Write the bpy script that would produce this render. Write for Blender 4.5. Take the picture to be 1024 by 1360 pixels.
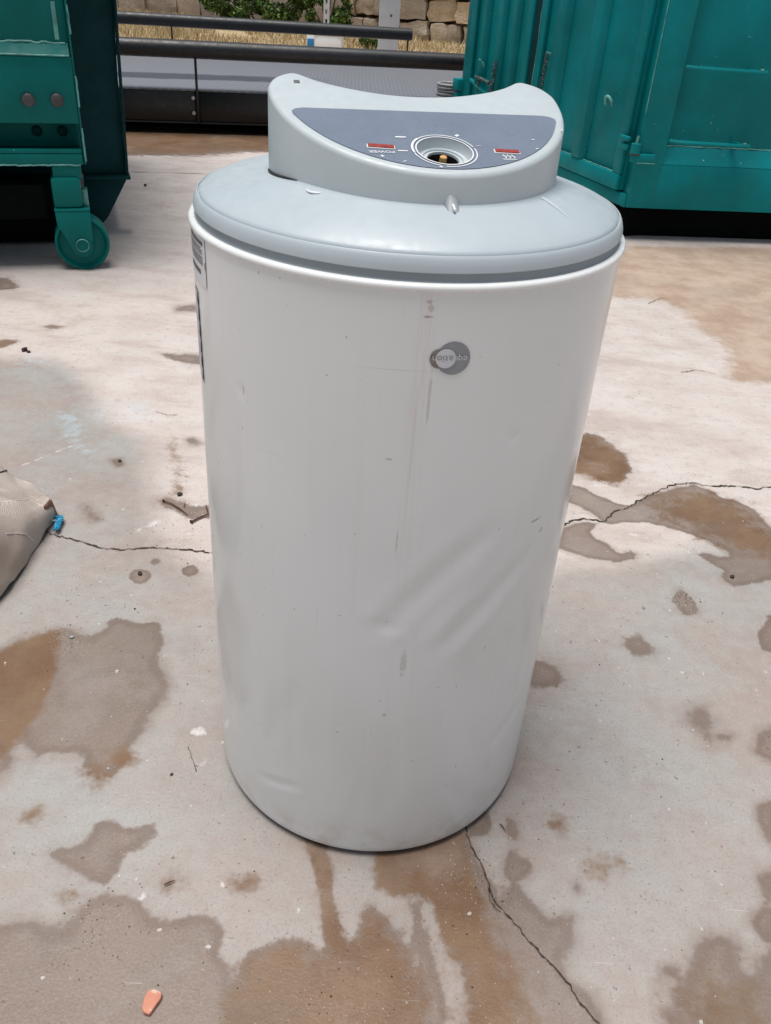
import bpy, bmesh, math, random
import numpy as np
from mathutils import Vector, Matrix, noise as mnoise

random.seed(7); np.random.seed(7)
for o in list(bpy.data.objects): bpy.data.objects.remove(o)
scene = bpy.context.scene
COL = scene.collection

# ------------------------------------------------------------------ camera
F_PX, PITCH, ROLL, ZC = 1130.6, 0.5764, 0.0721, 1.055      # fitted on the 1024x1360 photograph
_cp, _sp = math.cos(PITCH), math.sin(PITCH)
FW = np.array([0, _cp, -_sp]); _u0 = np.array([0, _sp, _cp]); _r0 = np.array([1., 0, 0])
RT = math.cos(ROLL)*_r0 + math.sin(ROLL)*_u0
UP = -math.sin(ROLL)*_r0 + math.cos(ROLL)*_u0
CAM = np.array([0, 0, ZC])
cd = bpy.data.cameras.new('camera'); cam = bpy.data.objects.new('camera', cd); COL.objects.link(cam)
m = Matrix(((RT[0], UP[0], -FW[0], 0), (RT[1], UP[1], -FW[1], 0), (RT[2], UP[2], -FW[2], ZC), (0, 0, 0, 1)))
cam.matrix_world = m
cd.sensor_fit = 'VERTICAL'; cd.sensor_height = 36.0; cd.lens = 36.0*F_PX/1360.0
cd.clip_start = 0.02; cd.clip_end = 2000
scene.camera = cam

# ------------------------------------------------------------------ light
SUN_EL, SUN_AZ = math.radians(82), math.radians(-105)       # azimuth from +Y towards +X: the light comes from the left
w = bpy.data.worlds.new('World'); scene.world = w; w.use_nodes = True
nt = w.node_tree; bg = nt.nodes['Background']
sky = nt.nodes.new('ShaderNodeTexSky'); sky.sky_type = 'NISHITA'; sky.sun_disc = False
sky.sun_elevation = SUN_EL; sky.sun_rotation = SUN_AZ
sky.air_density = 1.0; sky.dust_density = 3.0; sky.ozone_density = 1.0
hs = nt.nodes.new('ShaderNodeHueSaturation'); hs.inputs['Saturation'].default_value = 0.55
nt.links.new(sky.outputs[0], hs.inputs['Color']); nt.links.new(hs.outputs[0], bg.inputs['Color'])
bg.inputs['Strength'].default_value = 0.06
sd = bpy.data.lights.new('sun', 'SUN'); sd.energy = 2.4; sd.angle = math.radians(32); sd.color = (1.0, 0.965, 0.925)
sun = bpy.data.objects.new('sun', sd); COL.objects.link(sun); sun.location = (-4, 0, 8)
sdir = Vector((math.sin(SUN_AZ)*math.cos(SUN_EL), math.cos(SUN_AZ)*math.cos(SUN_EL), math.sin(SUN_EL)))
sun.rotation_euler = sdir.to_track_quat('Z', 'Y').to_euler()
scene.view_settings.view_transform = 'Standard'; scene.view_settings.look = 'None'
scene.view_settings.gamma = 1.0; scene.view_settings.use_curve_mapping = False
scene.view_settings.exposure = 0.60
scene.render.engine = 'CYCLES'

# ------------------------------------------------------------------ pixel -> place
def ray(x, y): return FW + (x-512)/F_PX*RT - (y-680)/F_PX*UP
def gp(x, y, z=0.0):
    d = ray(x, y); return CAM + d*((z-ZC)/d[2])
def atY(x, y, Y):
    d = ray(x, y); return CAM + d*(Y/d[1])
AX = np.array([0.001, 0.97]); HYAW = math.radians(14); HR = 0.235
def cyl(x, y, R=HR):
    """photo pixel on the heater's round wall -> (angle round the axis in the heater's frame, height)"""
    d = ray(x, y); a = d[0]**2+d[1]**2; o = CAM[:2]-AX; b = 2*(o@d[:2]); c = o@o-R*R
    t = (-b-math.sqrt(max(0, b*b-4*a*c)))/(2*a); P = CAM+t*d
    dx, dy = P[0]-AX[0], P[1]-AX[1]
    lx = dx*math.cos(HYAW)+dy*math.sin(HYAW); ly = -dx*math.sin(HYAW)+dy*math.cos(HYAW)
    return math.atan2(lx, -ly), P[2]            # 0 = the control side, + = to the right

# ------------------------------------------------------------------ helpers
def link(o, parent=None):
    COL.objects.link(o)
    if parent is not None: o.parent = parent
    return o
def meshobj(name, verts, faces, mat, parent=None, smooth=False, sharp=None):
    me = bpy.data.meshes.new(name); me.from_pydata([tuple(v) for v in verts], [], faces); me.update()
    bm = bmesh.new(); bm.from_mesh(me); bmesh.ops.recalc_face_normals(bm, faces=bm.faces); bm.to_mesh(me); bm.free()
    return finish(name, me, mat, parent, smooth, sharp)
def finish(name, me, mat, parent=None, smooth=False, sharp=None):
    if mat is not None: me.materials.append(mat)
    if smooth:
        for p in me.polygons: p.use_smooth = True
        if sharp is not None: me.set_sharp_from_angle(angle=math.radians(sharp))
    o = bpy.data.objects.new(name, me); return link(o, parent)
def bmobj(name, bm, mat, parent=None, smooth=False, sharp=None):
    bmesh.ops.recalc_face_normals(bm, faces=bm.faces)
    me = bpy.data.meshes.new(name); bm.to_mesh(me); bm.free()
    return finish(name, me, mat, parent, smooth, sharp)
def empty(name, loc, rz=0.0):
    o = bpy.data.objects.new(name, None); o.location = loc; o.rotation_euler = (0, 0, rz); o.empty_display_size = 0.1
    return link(o)
def tag(o, label=None, cat=None, group=None, kind=None):
    if label: o['label'] = label
    if cat: o['category'] = cat
    if group: o['group'] = group
    if kind: o['kind'] = kind
    return o
def boxbm(bm, lo, hi, bev=0.0, xf=None):
    c = [(a+b)/2 for a, b in zip(lo, hi)]; s = [abs(b-a) for a, b in zip(lo, hi)]
    r = bmesh.ops.create_cube(bm, size=1.0, matrix=Matrix.Translation(c) @ Matrix.Diagonal((*s, 1)))
    vs = r['verts']
    if bev > 0:
        es = list({e for v in vs for e in v.link_edges})
        rr = bmesh.ops.bevel(bm, geom=es, offset=bev, segments=2, profile=0.5, affect='EDGES')
        vs = list({v for f in rr['faces'] for v in f.verts} | {v for v in vs if v.is_valid})
    if xf is not None:
        for v in vs: v.co = Vector(xf(v.co))
    return vs
def box(name, lo, hi, mat, parent=None, bev=0.004, xf=None):
    bm = bmesh.new(); boxbm(bm, lo, hi, bev, xf); return bmobj(name, bm, mat, parent, True, 30)
def lathe(name, prof, mat, parent=None, seg=96, centre=(0, 0), sharp=35, frame=None):
    vs, fs = [], []; n = len(prof)
    for i in range(seg):
        a = 2*math.pi*i/seg
        for r, z in prof: vs.append((centre[0]+r*math.sin(a), centre[1]-r*math.cos(a), z))
    for i in range(seg):
        j = (i+1) % seg
        for k in range(n-1): fs.append((i*n+k, j*n+k, j*n+k+1, i*n+k+1))
    if frame: vs = [frame(*v) for v in vs]
    o = meshobj(name, vs, fs, mat, parent, True, sharp)
    bm = bmesh.new(); bm.from_mesh(o.data); bmesh.ops.remove_doubles(bm, verts=bm.verts, dist=1e-6); bmesh.ops.recalc_face_normals(bm, faces=bm.faces); bm.to_mesh(o.data); bm.free()
    return o
def tubebm(bm, pts, rad, seg=8, closed=False):
    pts = [Vector(p) for p in pts]; n = len(pts); rings = []
    prev = None
    for i, p in enumerate(pts):
        if closed: t = pts[(i+1) % n]-pts[i-1]
        else: t = pts[min(i+1, n-1)]-pts[max(i-1, 0)]
        t.normalize()
        if prev is None: u = t.orthogonal().normalized()
        else: u = (prev - t*prev.dot(t)).normalized()
        prev = u; v = t.cross(u); r = rad[i] if isinstance(rad, (list, tuple)) else rad
        rings.append([bm.verts.new(p+u*(r*math.cos(2*math.pi*k/seg))+v*(r*math.sin(2*math.pi*k/seg))) for k in range(seg)])
    for i in range(n if closed else n-1):
        a, b = rings[i], rings[(i+1) % n]
        for k in range(seg): bm.faces.new((a[k], a[(k+1) % seg], b[(k+1) % seg], b[k]))
    if not closed: bm.faces.new(rings[0]); bm.faces.new(rings[-1])
def tube(name, pts, rad, mat, parent=None, seg=10, closed=False):
    bm = bmesh.new(); tubebm(bm, pts, rad, seg, closed); return bmobj(name, bm, mat, parent, True, 40)
def prism(name, poly, ext, mat, parent=None, frame=None, bev=0.0):
    """poly: 2d outline, ext: (h0,h1); frame(a,b,h)->xyz"""
    n = len(poly); vs = [(*p, ext[0]) for p in poly]+[(*p, ext[1]) for p in poly]
    if frame: vs = [frame(*v) for v in vs]
    fs = [tuple(range(n))[::-1], tuple(range(n, 2*n))]+[(i, (i+1) % n, n+(i+1) % n, n+i) for i in range(n)]
    bm = bmesh.new(); bv = [bm.verts.new(v) for v in vs]
    for f in fs: bm.faces.new([bv[i] for i in f])
    bmesh.ops.recalc_face_normals(bm, faces=bm.faces)
    if bev: bmesh.ops.bevel(bm, geom=list(bm.edges), offset=bev, segments=2, profile=.5, affect='EDGES')
    return bmobj(name, bm, mat, parent, True, 30)

# ------------------------------------------------------------------ materials
class NT:
    def __init__(s, name):
        s.m = bpy.data.materials.new(name); s.m.use_nodes = True; s.t = s.m.node_tree
        s.b = s.t.nodes['Principled BSDF']
    def n(s, typ, **kw):
        nd = s.t.nodes.new(typ)
        for k, v in kw.items(): setattr(nd, k, v)
        return nd
    def l(s, a, b): s.t.links.new(a, b)
    def put(s, sock, v):
        if hasattr(v, 'is_linked'): s.l(v, sock)
        else: sock.default_value = v
    def math(s, op, a, b=0.0, clamp=False):
        nd = s.n('ShaderNodeMath', operation=op, use_clamp=clamp); s.put(nd.inputs[0], a); s.put(nd.inputs[1], b); return nd.outputs[0]
    def step(s, v, lo, hi, t0=0.0, t1=1.0):
        nd = s.n('ShaderNodeMapRange', interpolation_type='SMOOTHSTEP'); s.put(nd.inputs[0], v)
        nd.inputs[1].default_value = lo; nd.inputs[2].default_value = hi; nd.inputs[3].default_value = t0; nd.inputs[4].default_value = t1
        return nd.outputs[0]
    def noise(s, scale, detail=4, rough=0.55, vec=None, dist=0.0):
        nd = s.n('ShaderNodeTexNoise'); nd.inputs['Scale'].default_value = scale; nd.inputs['Detail'].default_value = detail
        nd.inputs['Roughness'].default_value = rough; nd.inputs['Distortion'].default_value = dist
        if vec is not None: s.l(vec, nd.inputs['Vector'])
        return nd.outputs['Fac']
    def mix(s, f, a, b, mode='MIX'):
        nd = s.n('ShaderNodeMix', data_type='RGBA', blend_type=mode); s.put(nd.inputs[0], f)
        for i, v in ((6, a), (7, b)):
            if hasattr(v, 'is_linked'): s.l(v, nd.inputs[i])
            else: nd.inputs[i].default_value = (*v, 1) if len(v) == 3 else v
        return nd.outputs[2]
    def attr(s, name): return s.n('ShaderNodeAttribute', attribute_name=name).outputs['Fac']
    def obj(s): return s.n('ShaderNodeTexCoord').outputs['Object']
    def mapping(s, vec, sc=(1, 1, 1), loc=(0, 0, 0), rot=(0, 0, 0)):
        nd = s.n('ShaderNodeMapping'); s.l(vec, nd.inputs[0]); nd.inputs['Scale'].default_value = sc; nd.inputs['Location'].default_value = loc; nd.inputs['Rotation'].default_value = rot
        return nd.outputs[0]
    def bump(s, h, strength=0.3, dist=0.002):
        nd = s.n('ShaderNodeBump'); nd.inputs['Strength'].default_value = strength; nd.inputs['Distance'].default_value = dist
        s.l(h, nd.inputs['Height']); s.l(nd.outputs[0], s.b.inputs['Normal']); return nd
    def set(s, col=None, rough=None, metal=None, spec=None):
        if col is not None: s.put(s.b.inputs['Base Color'], (*col, 1) if isinstance(col, tuple) and len(col) == 3 else col)
        if rough is not None: s.put(s.b.inputs['Roughness'], rough)
        if metal is not None: s.b.inputs['Metallic'].default_value = metal
        if spec is not None: s.b.inputs['Specular IOR Level'].default_value = spec
        return s.m

def paint(name, col, rough=0.4, var=0.25, scale=6.0, chips=None, bumpy=0.0, dirt=None, spec=.5):
    t = NT(name); v = t.obj()
    n1 = t.noise(scale, 5, .6, v); n2 = t.noise(scale*9, 3, .6, v)
    c = t.mix(t.step(n1, .3, .7), tuple(x*(1-var) for x in col), tuple(min(1, x*(1+var*.6)) for x in col))
    if dirt:
        c = t.mix(t.math('MULTIPLY', t.step(t.noise(scale*2.3, 6, .7, t.mapping(v, (1, 1, .35))), .5, .75), dirt[1]), c, dirt[0])
    if chips:
        f = t.step(t.noise(chips[1], 3, .65, v), chips[2], chips[2]+.03); c = t.mix(f, c, chips[0])
    if dirt:
        c = t.mix(t.step(t.noise(1.0, 5, .7, t.mapping(v, (26, 26, 2.2))), .60, .74, 0, .45), c, tuple(x*.6+.03 for x in col))
        c = t.mix(t.step(t.noise(1.0, 4, .65, t.mapping(v, (70, 70, 5), (3, 3, 1))), .70, .76, 0, .6), c, (.22, .40, .38))
        c = t.mix(t.step(t.noise(21, 5, .7, t.mapping(v, loc=(2, 9, 4))), .72, .78, 0, .7), c, (.09, .05, .03))
    t.set(c, t.step(n2, .2, .8, max(.05, rough-.1), min(1, rough+.12)), spec=spec)
    if bumpy: t.bump(t.noise(scale*14, 4, .6, v), .25, bumpy)
    return t.m
M = {}
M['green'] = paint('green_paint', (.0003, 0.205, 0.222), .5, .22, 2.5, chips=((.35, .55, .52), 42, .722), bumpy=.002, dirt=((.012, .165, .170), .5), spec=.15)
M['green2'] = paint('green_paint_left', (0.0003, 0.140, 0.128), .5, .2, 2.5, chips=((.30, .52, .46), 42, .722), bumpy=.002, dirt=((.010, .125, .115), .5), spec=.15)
M['green_worn'] = paint('worn_green_edge', (0.10, .33, .30), .5, .5, 14, bumpy=.002)
M['green_dark'] = paint('shaded_dark_green', (0.001, 0.036, 0.042), .6, .25, 3, chips=((.03, .10, .09), 60, .74), bumpy=.001, spec=0.15)  # darker copy of the container green, with shade put into its colour
M['black_steel'] = paint('black_steel', (0.0035, 0.0045, 0.007), .34, .3, 3, bumpy=.001)
M['pipe'] = paint('black_pipe_paint', (0.014, 0.016, 0.020), .46, .3, 3)
M['bolt'] = paint('dull_bolt', (.05, .048, .052), .5, .3, 30)
M['zinc'] = paint('zinc_bolt', (.45, .46, .47), .35, .2, 40); M['zinc'].node_tree.nodes['Principled BSDF'].inputs['Metallic'].default_value = .6
M['chain'] = paint('chain_steel', (.035, .07, .068), .4, .5, 60, chips=((.4, .45, .45), 150, .6)); 
M['void'] = paint('under_shade_black', (.004, .005, .005), .9, .2, 3, spec=0.05)  # near-black fill: shade under containers and deck put into the colour
M['galv'] = paint('galvanised_post', (.52, .54, .55), .55, .12, 4)
M['white_box'] = paint('white_plastic', (.88, .89, .90), .5, .04, 4)
M['blue_box'] = paint('blue_plastic', (.03, .25, .55), .5, .1, 6)
M['coil'] = paint('grey_hose', (.30, .31, .32), .45, .2, 20)
M['rust'] = paint('rusty_iron', (.085, .036, .018), .85, .5, 90, bumpy=.001)
M['shard'] = paint('terracotta', (.56, .245, .165), .95, .12, 40, chips=((.62, .42, .34), 60, .60), bumpy=.002)
M['pebble_dark'] = paint('dark_pebble', (.035, .020, .015), .7, .4, 60, bumpy=.001)
M['pebble_red'] = paint('dark_red_plastic', (.05, .006, .010), .4, .4, 60)
M['brass'] = paint('brass', (.62, .34, .12), .35, .15, 60)
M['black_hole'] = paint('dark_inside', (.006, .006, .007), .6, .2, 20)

def heater_shell():
    t = NT('white_enamel'); v = t.obj(); uv = t.n('ShaderNodeUVMap').outputs[0]
    sep = t.n('ShaderNodeSeparateXYZ'); t.l(uv, sep.inputs[0]); u, z = sep.outputs[0], sep.outputs[1]
    base = t.mix(t.step(t.noise(5, 4, .6, v), .3, .7), (.640, .660, .658), (.660, .680, .680))
    # run-off streak under the rim
    su, sz = cyl(566, 400); su *= HR
    st = t.noise(1.0, 5, .65, t.mapping(uv, (330, 7, 1)))
    band = t.math('MULTIPLY', t.step(t.math('ABSOLUTE', t.math('SUBTRACT', u, su)), .002, .013, 1, 0), t.step(z, .48, .78, .12, 1))
    f = t.math('MULTIPLY', t.math('MULTIPLY', band, t.step(st, .40, .70)), .42)
    c = t.mix(f, base, (.43, .33, .23))
    # faint long run marks round the wall
    st2 = t.noise(1.0, 4, .6, t.mapping(uv, (60, 1.2, 1), (3, 1, 0)))
    c = t.mix(t.math('MULTIPLY', t.step(st2, .55, .75), .12), c, (.55, .53, .46))
    # rusty scuffs and specks
    sp = t.noise(120, 2, .5, v)
    c = t.mix(t.math('MULTIPLY', t.step(sp, .742, .775), .55), c, (.30, .24, .20))
    for (px, py, rx, rz, k) in ((571, 401, .0035, .0022, .55), (569, 421, .005, .0014, .6), (573, 409, .0028, .004, .35), (712, 690, .009, .0016, .6), (718, 703, .003, .004, .4), (527, 720, .001, .016, .35),
                             (536, 880, .004, .022, .28), (510, 950, .003, .003, .4), (516, 610, .004, .0016, .45), (570, 530, .0016, .035, .30), (700, 300, .002, .002, .3), (323, 517, .002, .006, .3), (551, 384.5, .020, .0018, .75), (590, 385, .013, .0012, .5)):
        a, h = cyl(px, py); a *= HR
        d = t.math('ADD', t.math('POWER', t.math('DIVIDE', t.math('SUBTRACT', u, a), rx), 2.0), t.math('POWER', t.math('DIVIDE', t.math('SUBTRACT', z, h), rz), 2.0))
        d = t.math('ADD', d, t.math('MULTIPLY', t.math('SUBTRACT', t.noise(160, 3, .6, v), .5), 3.0))
        c = t.mix(t.step(d, .3, 1.3, k, 0), c, (.24, .16, .11))
    # fine handling scratches
    for k, (sc, lc, rt, th_) in enumerate((((8, 420, 1), (3, 1, 0), .5, .735), ((5, 300, 1), (9, 4, 0), -.9, .745), ((300, 5, 1), (2, 8, 0), .1, .735))):
        sr = t.noise(1.0, 2, .5, t.mapping(uv, sc, lc, (0, 0, rt)))
        c = t.mix(t.step(sr, th_, th_+.04, 0, .40), c, (.42, .40, .37))
    # grime towards the foot
    c = t.mix(t.math('MULTIPLY', t.step(z, .012, .09, .75, 0), t.step(t.noise(22, 6, .75, v), .38, .70)), c, (.50, .45, .38))
    t.set(c, t.step(t.noise(12, 2, .4, v), .2, .8, .15, .20), spec=.6)
    return t.m
M['shell'] = heater_shell()

M['lip'] = paint('white_enamel_rim', (.70, .72, .72), .25, .04, 8)
M['cover'] = paint('grey_blue_plastic', (.40, .462, .495), .40, .04, 8, chips=((.42, .46, .48), 70, .745))
M['band'] = paint('grey_gasket', (.30, .34, .36), .5, .08, 10)
M['housing'] = paint('pale_grey_plastic', (.455, .515, .535), .40, .04, 10, chips=((.40, .38, .34), 90, .745))
M['panel'] = paint('slate_panel_print', (.155, .190, .250), .34, .06, 25, chips=((.45, .47, .5), 130, .76))
M['white_print'] = paint('white_print', (.72, .74, .76), .5, .08, 60)
M['lamp_red'] = paint('red_lens', (.33, .040, .028), .25, .3, 200)
M['logo_grey'] = paint('grey_logo_print', (.235, .25, .265), .45, .06, 60)
M['logo_light'] = paint('pale_logo_print', (.54, .56, .59), .45, .05, 60)
M['logo_brown'] = paint('worn_logo_print', (.23, .205, .18), .55, .35, 160)
M['label_white'] = paint('sticker_paper', (.66, .67, .68), .5, .05, 40)
M['label_grey'] = paint('grey_sticker', (.48, .47, .52), .5, .2, 60)
M['label_ink'] = paint('sticker_ink', (.10, .10, .11), .6, .2, 80)
M['foot'] = paint('grey_base_ring', (.30, .31, .31), .6, .15, 20)

def sack_mat():
    t = NT('woven_sack'); v = t.obj()
    w1 = t.n('ShaderNodeTexWave', wave_type='BANDS', bands_direction='Z'); w1.inputs['Scale'].default_value = 150; w1.inputs['Distortion'].default_value = 1.2; t.l(v, w1.inputs[0])
    w2 = t.n('ShaderNodeTexWave', wave_type='BANDS', bands_direction='Y'); w2.inputs['Scale'].default_value = 150; w2.inputs['Distortion'].default_value = 1.2; t.l(v, w2.inputs[0])
    wv = t.math('MAXIMUM', w1.outputs['Fac'], w2.outputs['Fac'])
    c = t.mix(t.step(t.noise(7, 5, .6, v), .3, .7), (.40, .335, .29), (.52, .455, .41))
    c = t.mix(t.math('MULTIPLY', t.step(wv, .5, 1.0), .35), c, (.60, .55, .50))
    c = t.mix(t.step(t.noise(3.2, 4, .6, v), .52, .75, 0, .6), c, (.36, .255, .19))
    t.set(c, .75); t.bump(t.math('ADD', wv, t.math('MULTIPLY', t.noise(16, 5, .65, v), 3.0)), .55, .004); return t.m
M['sack'] = sack_mat()
M['sack_flap'] = paint('brown_flap', (.22, .12, .075), .7, .3, 40)
M['sack_string'] = paint('white_string', (.66, .63, .58), .8, .1, 100)
M['cord_dark'] = paint('dark_cord', (.03, .028, .03), .8, .3, 200)
M['rope_blue'] = paint('blue_rope', (.012, .24, .42), .45, .5, 120, chips=((.25, .62, .75), 220, .62))

def ground_mat():
    t = NT('stained_concrete'); v = t.obj()
    big = t.noise(.9, 5, .6, v); mid = t.noise(5.5, 6, .62, v); fine = t.noise(42, 5, .65, v); grain = t.noise(260, 3, .6, v)
    streak = t.noise(1.0, 6, .65, t.mapping(v, (3.2, 9.0, 1), rot=(0, 0, .12)))
    c = t.mix(t.step(mid, .28, .72), (.47, .400, .362), (.58, .530, .500))
    c = t.mix(t.step(big, .35, .65), c, (.545, .480, .445), 'MIX')
    c = t.mix(t.step(streak, .42, .70, 0, .55), c, (.60, .570, .545))
    c = t.mix(t.step(streak, .33, .49, .62, 0), c, (.42, .355, .32))
    st3 = t.noise(1.0, 7, .7, t.mapping(v, (9, 30, 1), (3, 8, 0), rot=(0, 0, .06)))
    c = t.mix(t.step(st3, .55, .72, 0, .40), c, (.40, .33, .295))
    c = t.mix(t.step(st3, .30, .40, .5, 0), c, (.68, .66, .65))
    # foreground shade painted into the ground colour, greyer round the heater (soft edge)
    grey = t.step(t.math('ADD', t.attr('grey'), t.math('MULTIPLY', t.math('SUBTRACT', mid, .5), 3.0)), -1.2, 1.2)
    shade_col = t.mix(t.step(t.noise(3.3, 5, .62, v), .36, .64), (.275, .222, .194), (.282, .290, .280))
    shade_col = t.mix(t.step(t.noise(8.5, 6, .68, t.mapping(v, loc=(2, 6, 0))), .46, .68, 0, .55), shade_col, (.215, .180, .162))
    shade_col = t.mix(t.step(t.noise(1.7, 4, .6, t.mapping(v, loc=(8, 1, 0))), .44, .62, 0, .5), shade_col, (.310, .270, .248))
    shade_col = t.mix(t.step(fine, .35, .75, 0, .5), shade_col, (.345, .33, .315))
    c = t.mix(t.math('MULTIPLY', grey, .85), c, shade_col)
    # fine mottling
    c = t.mix(t.step(fine, .30, .48, .34, 0), c, (.32, .27, .24))
    c = t.mix(t.step(t.noise(16, 6, .7, v), .54, .72, 0, .35), c, (.36, .30, .265))
    # rings of chalk, scratches
    ch = t.step(t.math('ADD', t.attr('chalk'), t.math('MULTIPLY', t.math('SUBTRACT', fine, .5), 6.0)), -.5, 1.0)
    c = t.mix(t.math('MULTIPLY', ch, .8), c, (.63, .605, .585))
    bl = t.step(t.math('ADD', t.attr('blue'), t.math('MULTIPLY', t.math('SUBTRACT', fine, .5), 7.0)), -1, 1.5)
    c = t.mix(t.math('MULTIPLY', bl, .38), c, (.42, .58, .68))
    # stains: damp patches and ochre water marks
    edge = t.math('ADD', t.math('MULTIPLY', t.math('SUBTRACT', t.noise(26, 5, .62, v), .5), 4.2), t.math('MULTIPLY', t.math('SUBTRACT', t.noise(130, 3, .6, v), .5), 1.6))
    dv = t.math('ADD', t.attr('damp'), edge)
    soft = t.step(t.noise(1.9, 3, .5, t.mapping(v, loc=(3, 13, 0))), .42, .60)
    damp = t.mix(soft, t.step(dv, -.5, .5), t.step(dv, -3.2, 1.8))
    dcol = t.mix(t.step(t.noise(4.5, 5, .6, v), .35, .66), (.150, .102, .076), (.195, .148, .122))
    dcol = t.mix(t.step(t.noise(2.2, 5, .65, t.mapping(v, loc=(5, 9, 0))), .42, .62, 0, .65), dcol, (.200, .138, .098))
    dcol = t.mix(t.step(fine, .3, .7, .0, .4), dcol, (.195, .146, .118))
    dcol = t.mix(t.step(t.noise(11, 6, .7, t.mapping(v, loc=(1, 3, 0))), .45, .68, 0, .5), dcol, (.125, .090, .068))
    dcol = t.mix(t.step(t.noise(6.5, 5, .65, t.mapping(v, loc=(9, 2, 0))), .52, .70, 0, .55), dcol, (.240, .208, .190))
    dcol = t.mix(t.step(grain, .42, .75, 0, .35), dcol, (.30, .25, .215))
    c = t.mix(t.math('MULTIPLY', damp, .80), c, dcol)
    rim = t.math('MULTIPLY', t.step(dv, -.6, .6), t.step(dv, .8, 3.0, 1, 0))
    c = t.mix(t.math('MULTIPLY', rim, .42), c, (.125, .085, .064))
    rust = t.step(t.math('ADD', t.attr('rust'), edge), -.9, .9)
    rcol = t.mix(t.step(t.noise(7, 5, .65, v), .34, .66), (.128, .058, .021), (.192, .112, .055))
    rcol = t.mix(t.step(t.noise(2.4, 5, .65, t.mapping(v, loc=(6, 4, 0))), .48, .64, 0, .6), rcol, (.145, .100, .064))
    rcol = t.mix(t.step(grain, .42, .75, 0, .35), rcol, (.22, .150, .098))
    c = t.mix(t.math('MULTIPLY', rust, .86), c, rcol)
    tan = t.step(t.math('ADD', t.attr('tan'), edge), -1.2, 1.2)
    tcol = t.mix(t.step(t.noise(6, 5, .65, v), .34, .66), (.34, .235, .165), (.47, .36, .28))
    c = t.mix(t.math('MULTIPLY', tan, .9), c, tcol)
    # general small stains and specks
    spk = t.noise(75, 2, .5, v)
    c = t.mix(t.step(spk, .715, .74, 0, .65), c, (.10, .07, .055))
    spw = t.noise(58, 2, .5, t.mapping(v, (1, 1, 1), (7, 3, 0)))
    c = t.mix(t.step(spw, .72, .76, 0, .6), c, (.62, .60, .58))
    bs = t.noise(2.3, 7, .68, t.mapping(v, (1, 1, 1), (11, 5, 0)))
    c = t.mix(t.step(bs, .56, .70, 0, .5), c, (.34, .265, .22))
    c = t.mix(t.step(grain, .28, .55, .30, 0), c, (.17, .135, .11))
    pit = t.noise(95, 3, .6, t.mapping(v, loc=(4, 1, 0)))
    c = t.mix(t.step(pit, .27, .33, .55, 0), c, (.13, .10, .08))
    fl = t.noise(1.0, 3, .6, t.mapping(v, (55, 150, 1), (2, 2, 0), rot=(0, 0, .2)))
    fm = t.step(t.noise(2.6, 3, .5, t.mapping(v, loc=(1, 7, 0))), .50, .62)
    c = t.mix(t.math('MULTIPLY', fm, t.step(fl, .68, .72, 0, .75)), c, (.15, .11, .09))
    scr = t.noise(1.0, 2, .5, t.mapping(v, (9, 420, 1), (5, 3, 0), rot=(0, 0, -.7)))
    c = t.mix(t.step(scr, .73, .78, 0, .35), c, (.60, .58, .56))
    wet = t.math('MAXIMUM', damp, rust)
    r = t.math('SUBTRACT', t.step(mid, .2, .8, .50, .68), t.math('MULTIPLY', wet, .17))
    t.set(c, r, spec=.45)
    h = t.math('ADD', t.math('ADD', t.math('MULTIPLY', fine, 1.0), t.math('MULTIPLY', grain, .6)), t.step(pit, .24, .36, -.7, 0))
    t.bump(h, .30, .0024)
    return t.m
M['ground'] = ground_mat()
def crack_mat():
    t = NT('crack_dark'); v = t.obj()
    c = t.mix(t.step(t.noise(130, 4, .65, v), .40, .64), (.020, .014, .011), (.13, .085, .06))
    return t.set(c, .95)
M['crack'] = crack_mat()
def grit_mat():
    t = NT('grit'); g = t.n('ShaderNodeNewGeometry').outputs['Random Per Island']
    cr = t.n('ShaderNodeValToRGB'); t.l(g, cr.inputs[0])
    e = cr.color_ramp.elements; e[0].position = 0; e[0].color = (.03, .02, .016, 1); e[1].position = 1; e[1].color = (.62, .58, .54, 1)
    for p, c in ((.15, (.08, .05, .035, 1)), (.3, (.30, .21, .15, 1)), (.6, (.5, .45, .4, 1))):
        x = e.new(p); x.color = c
    return t.set(cr.outputs[0], .8)
M['grit'] = grit_mat()

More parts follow.
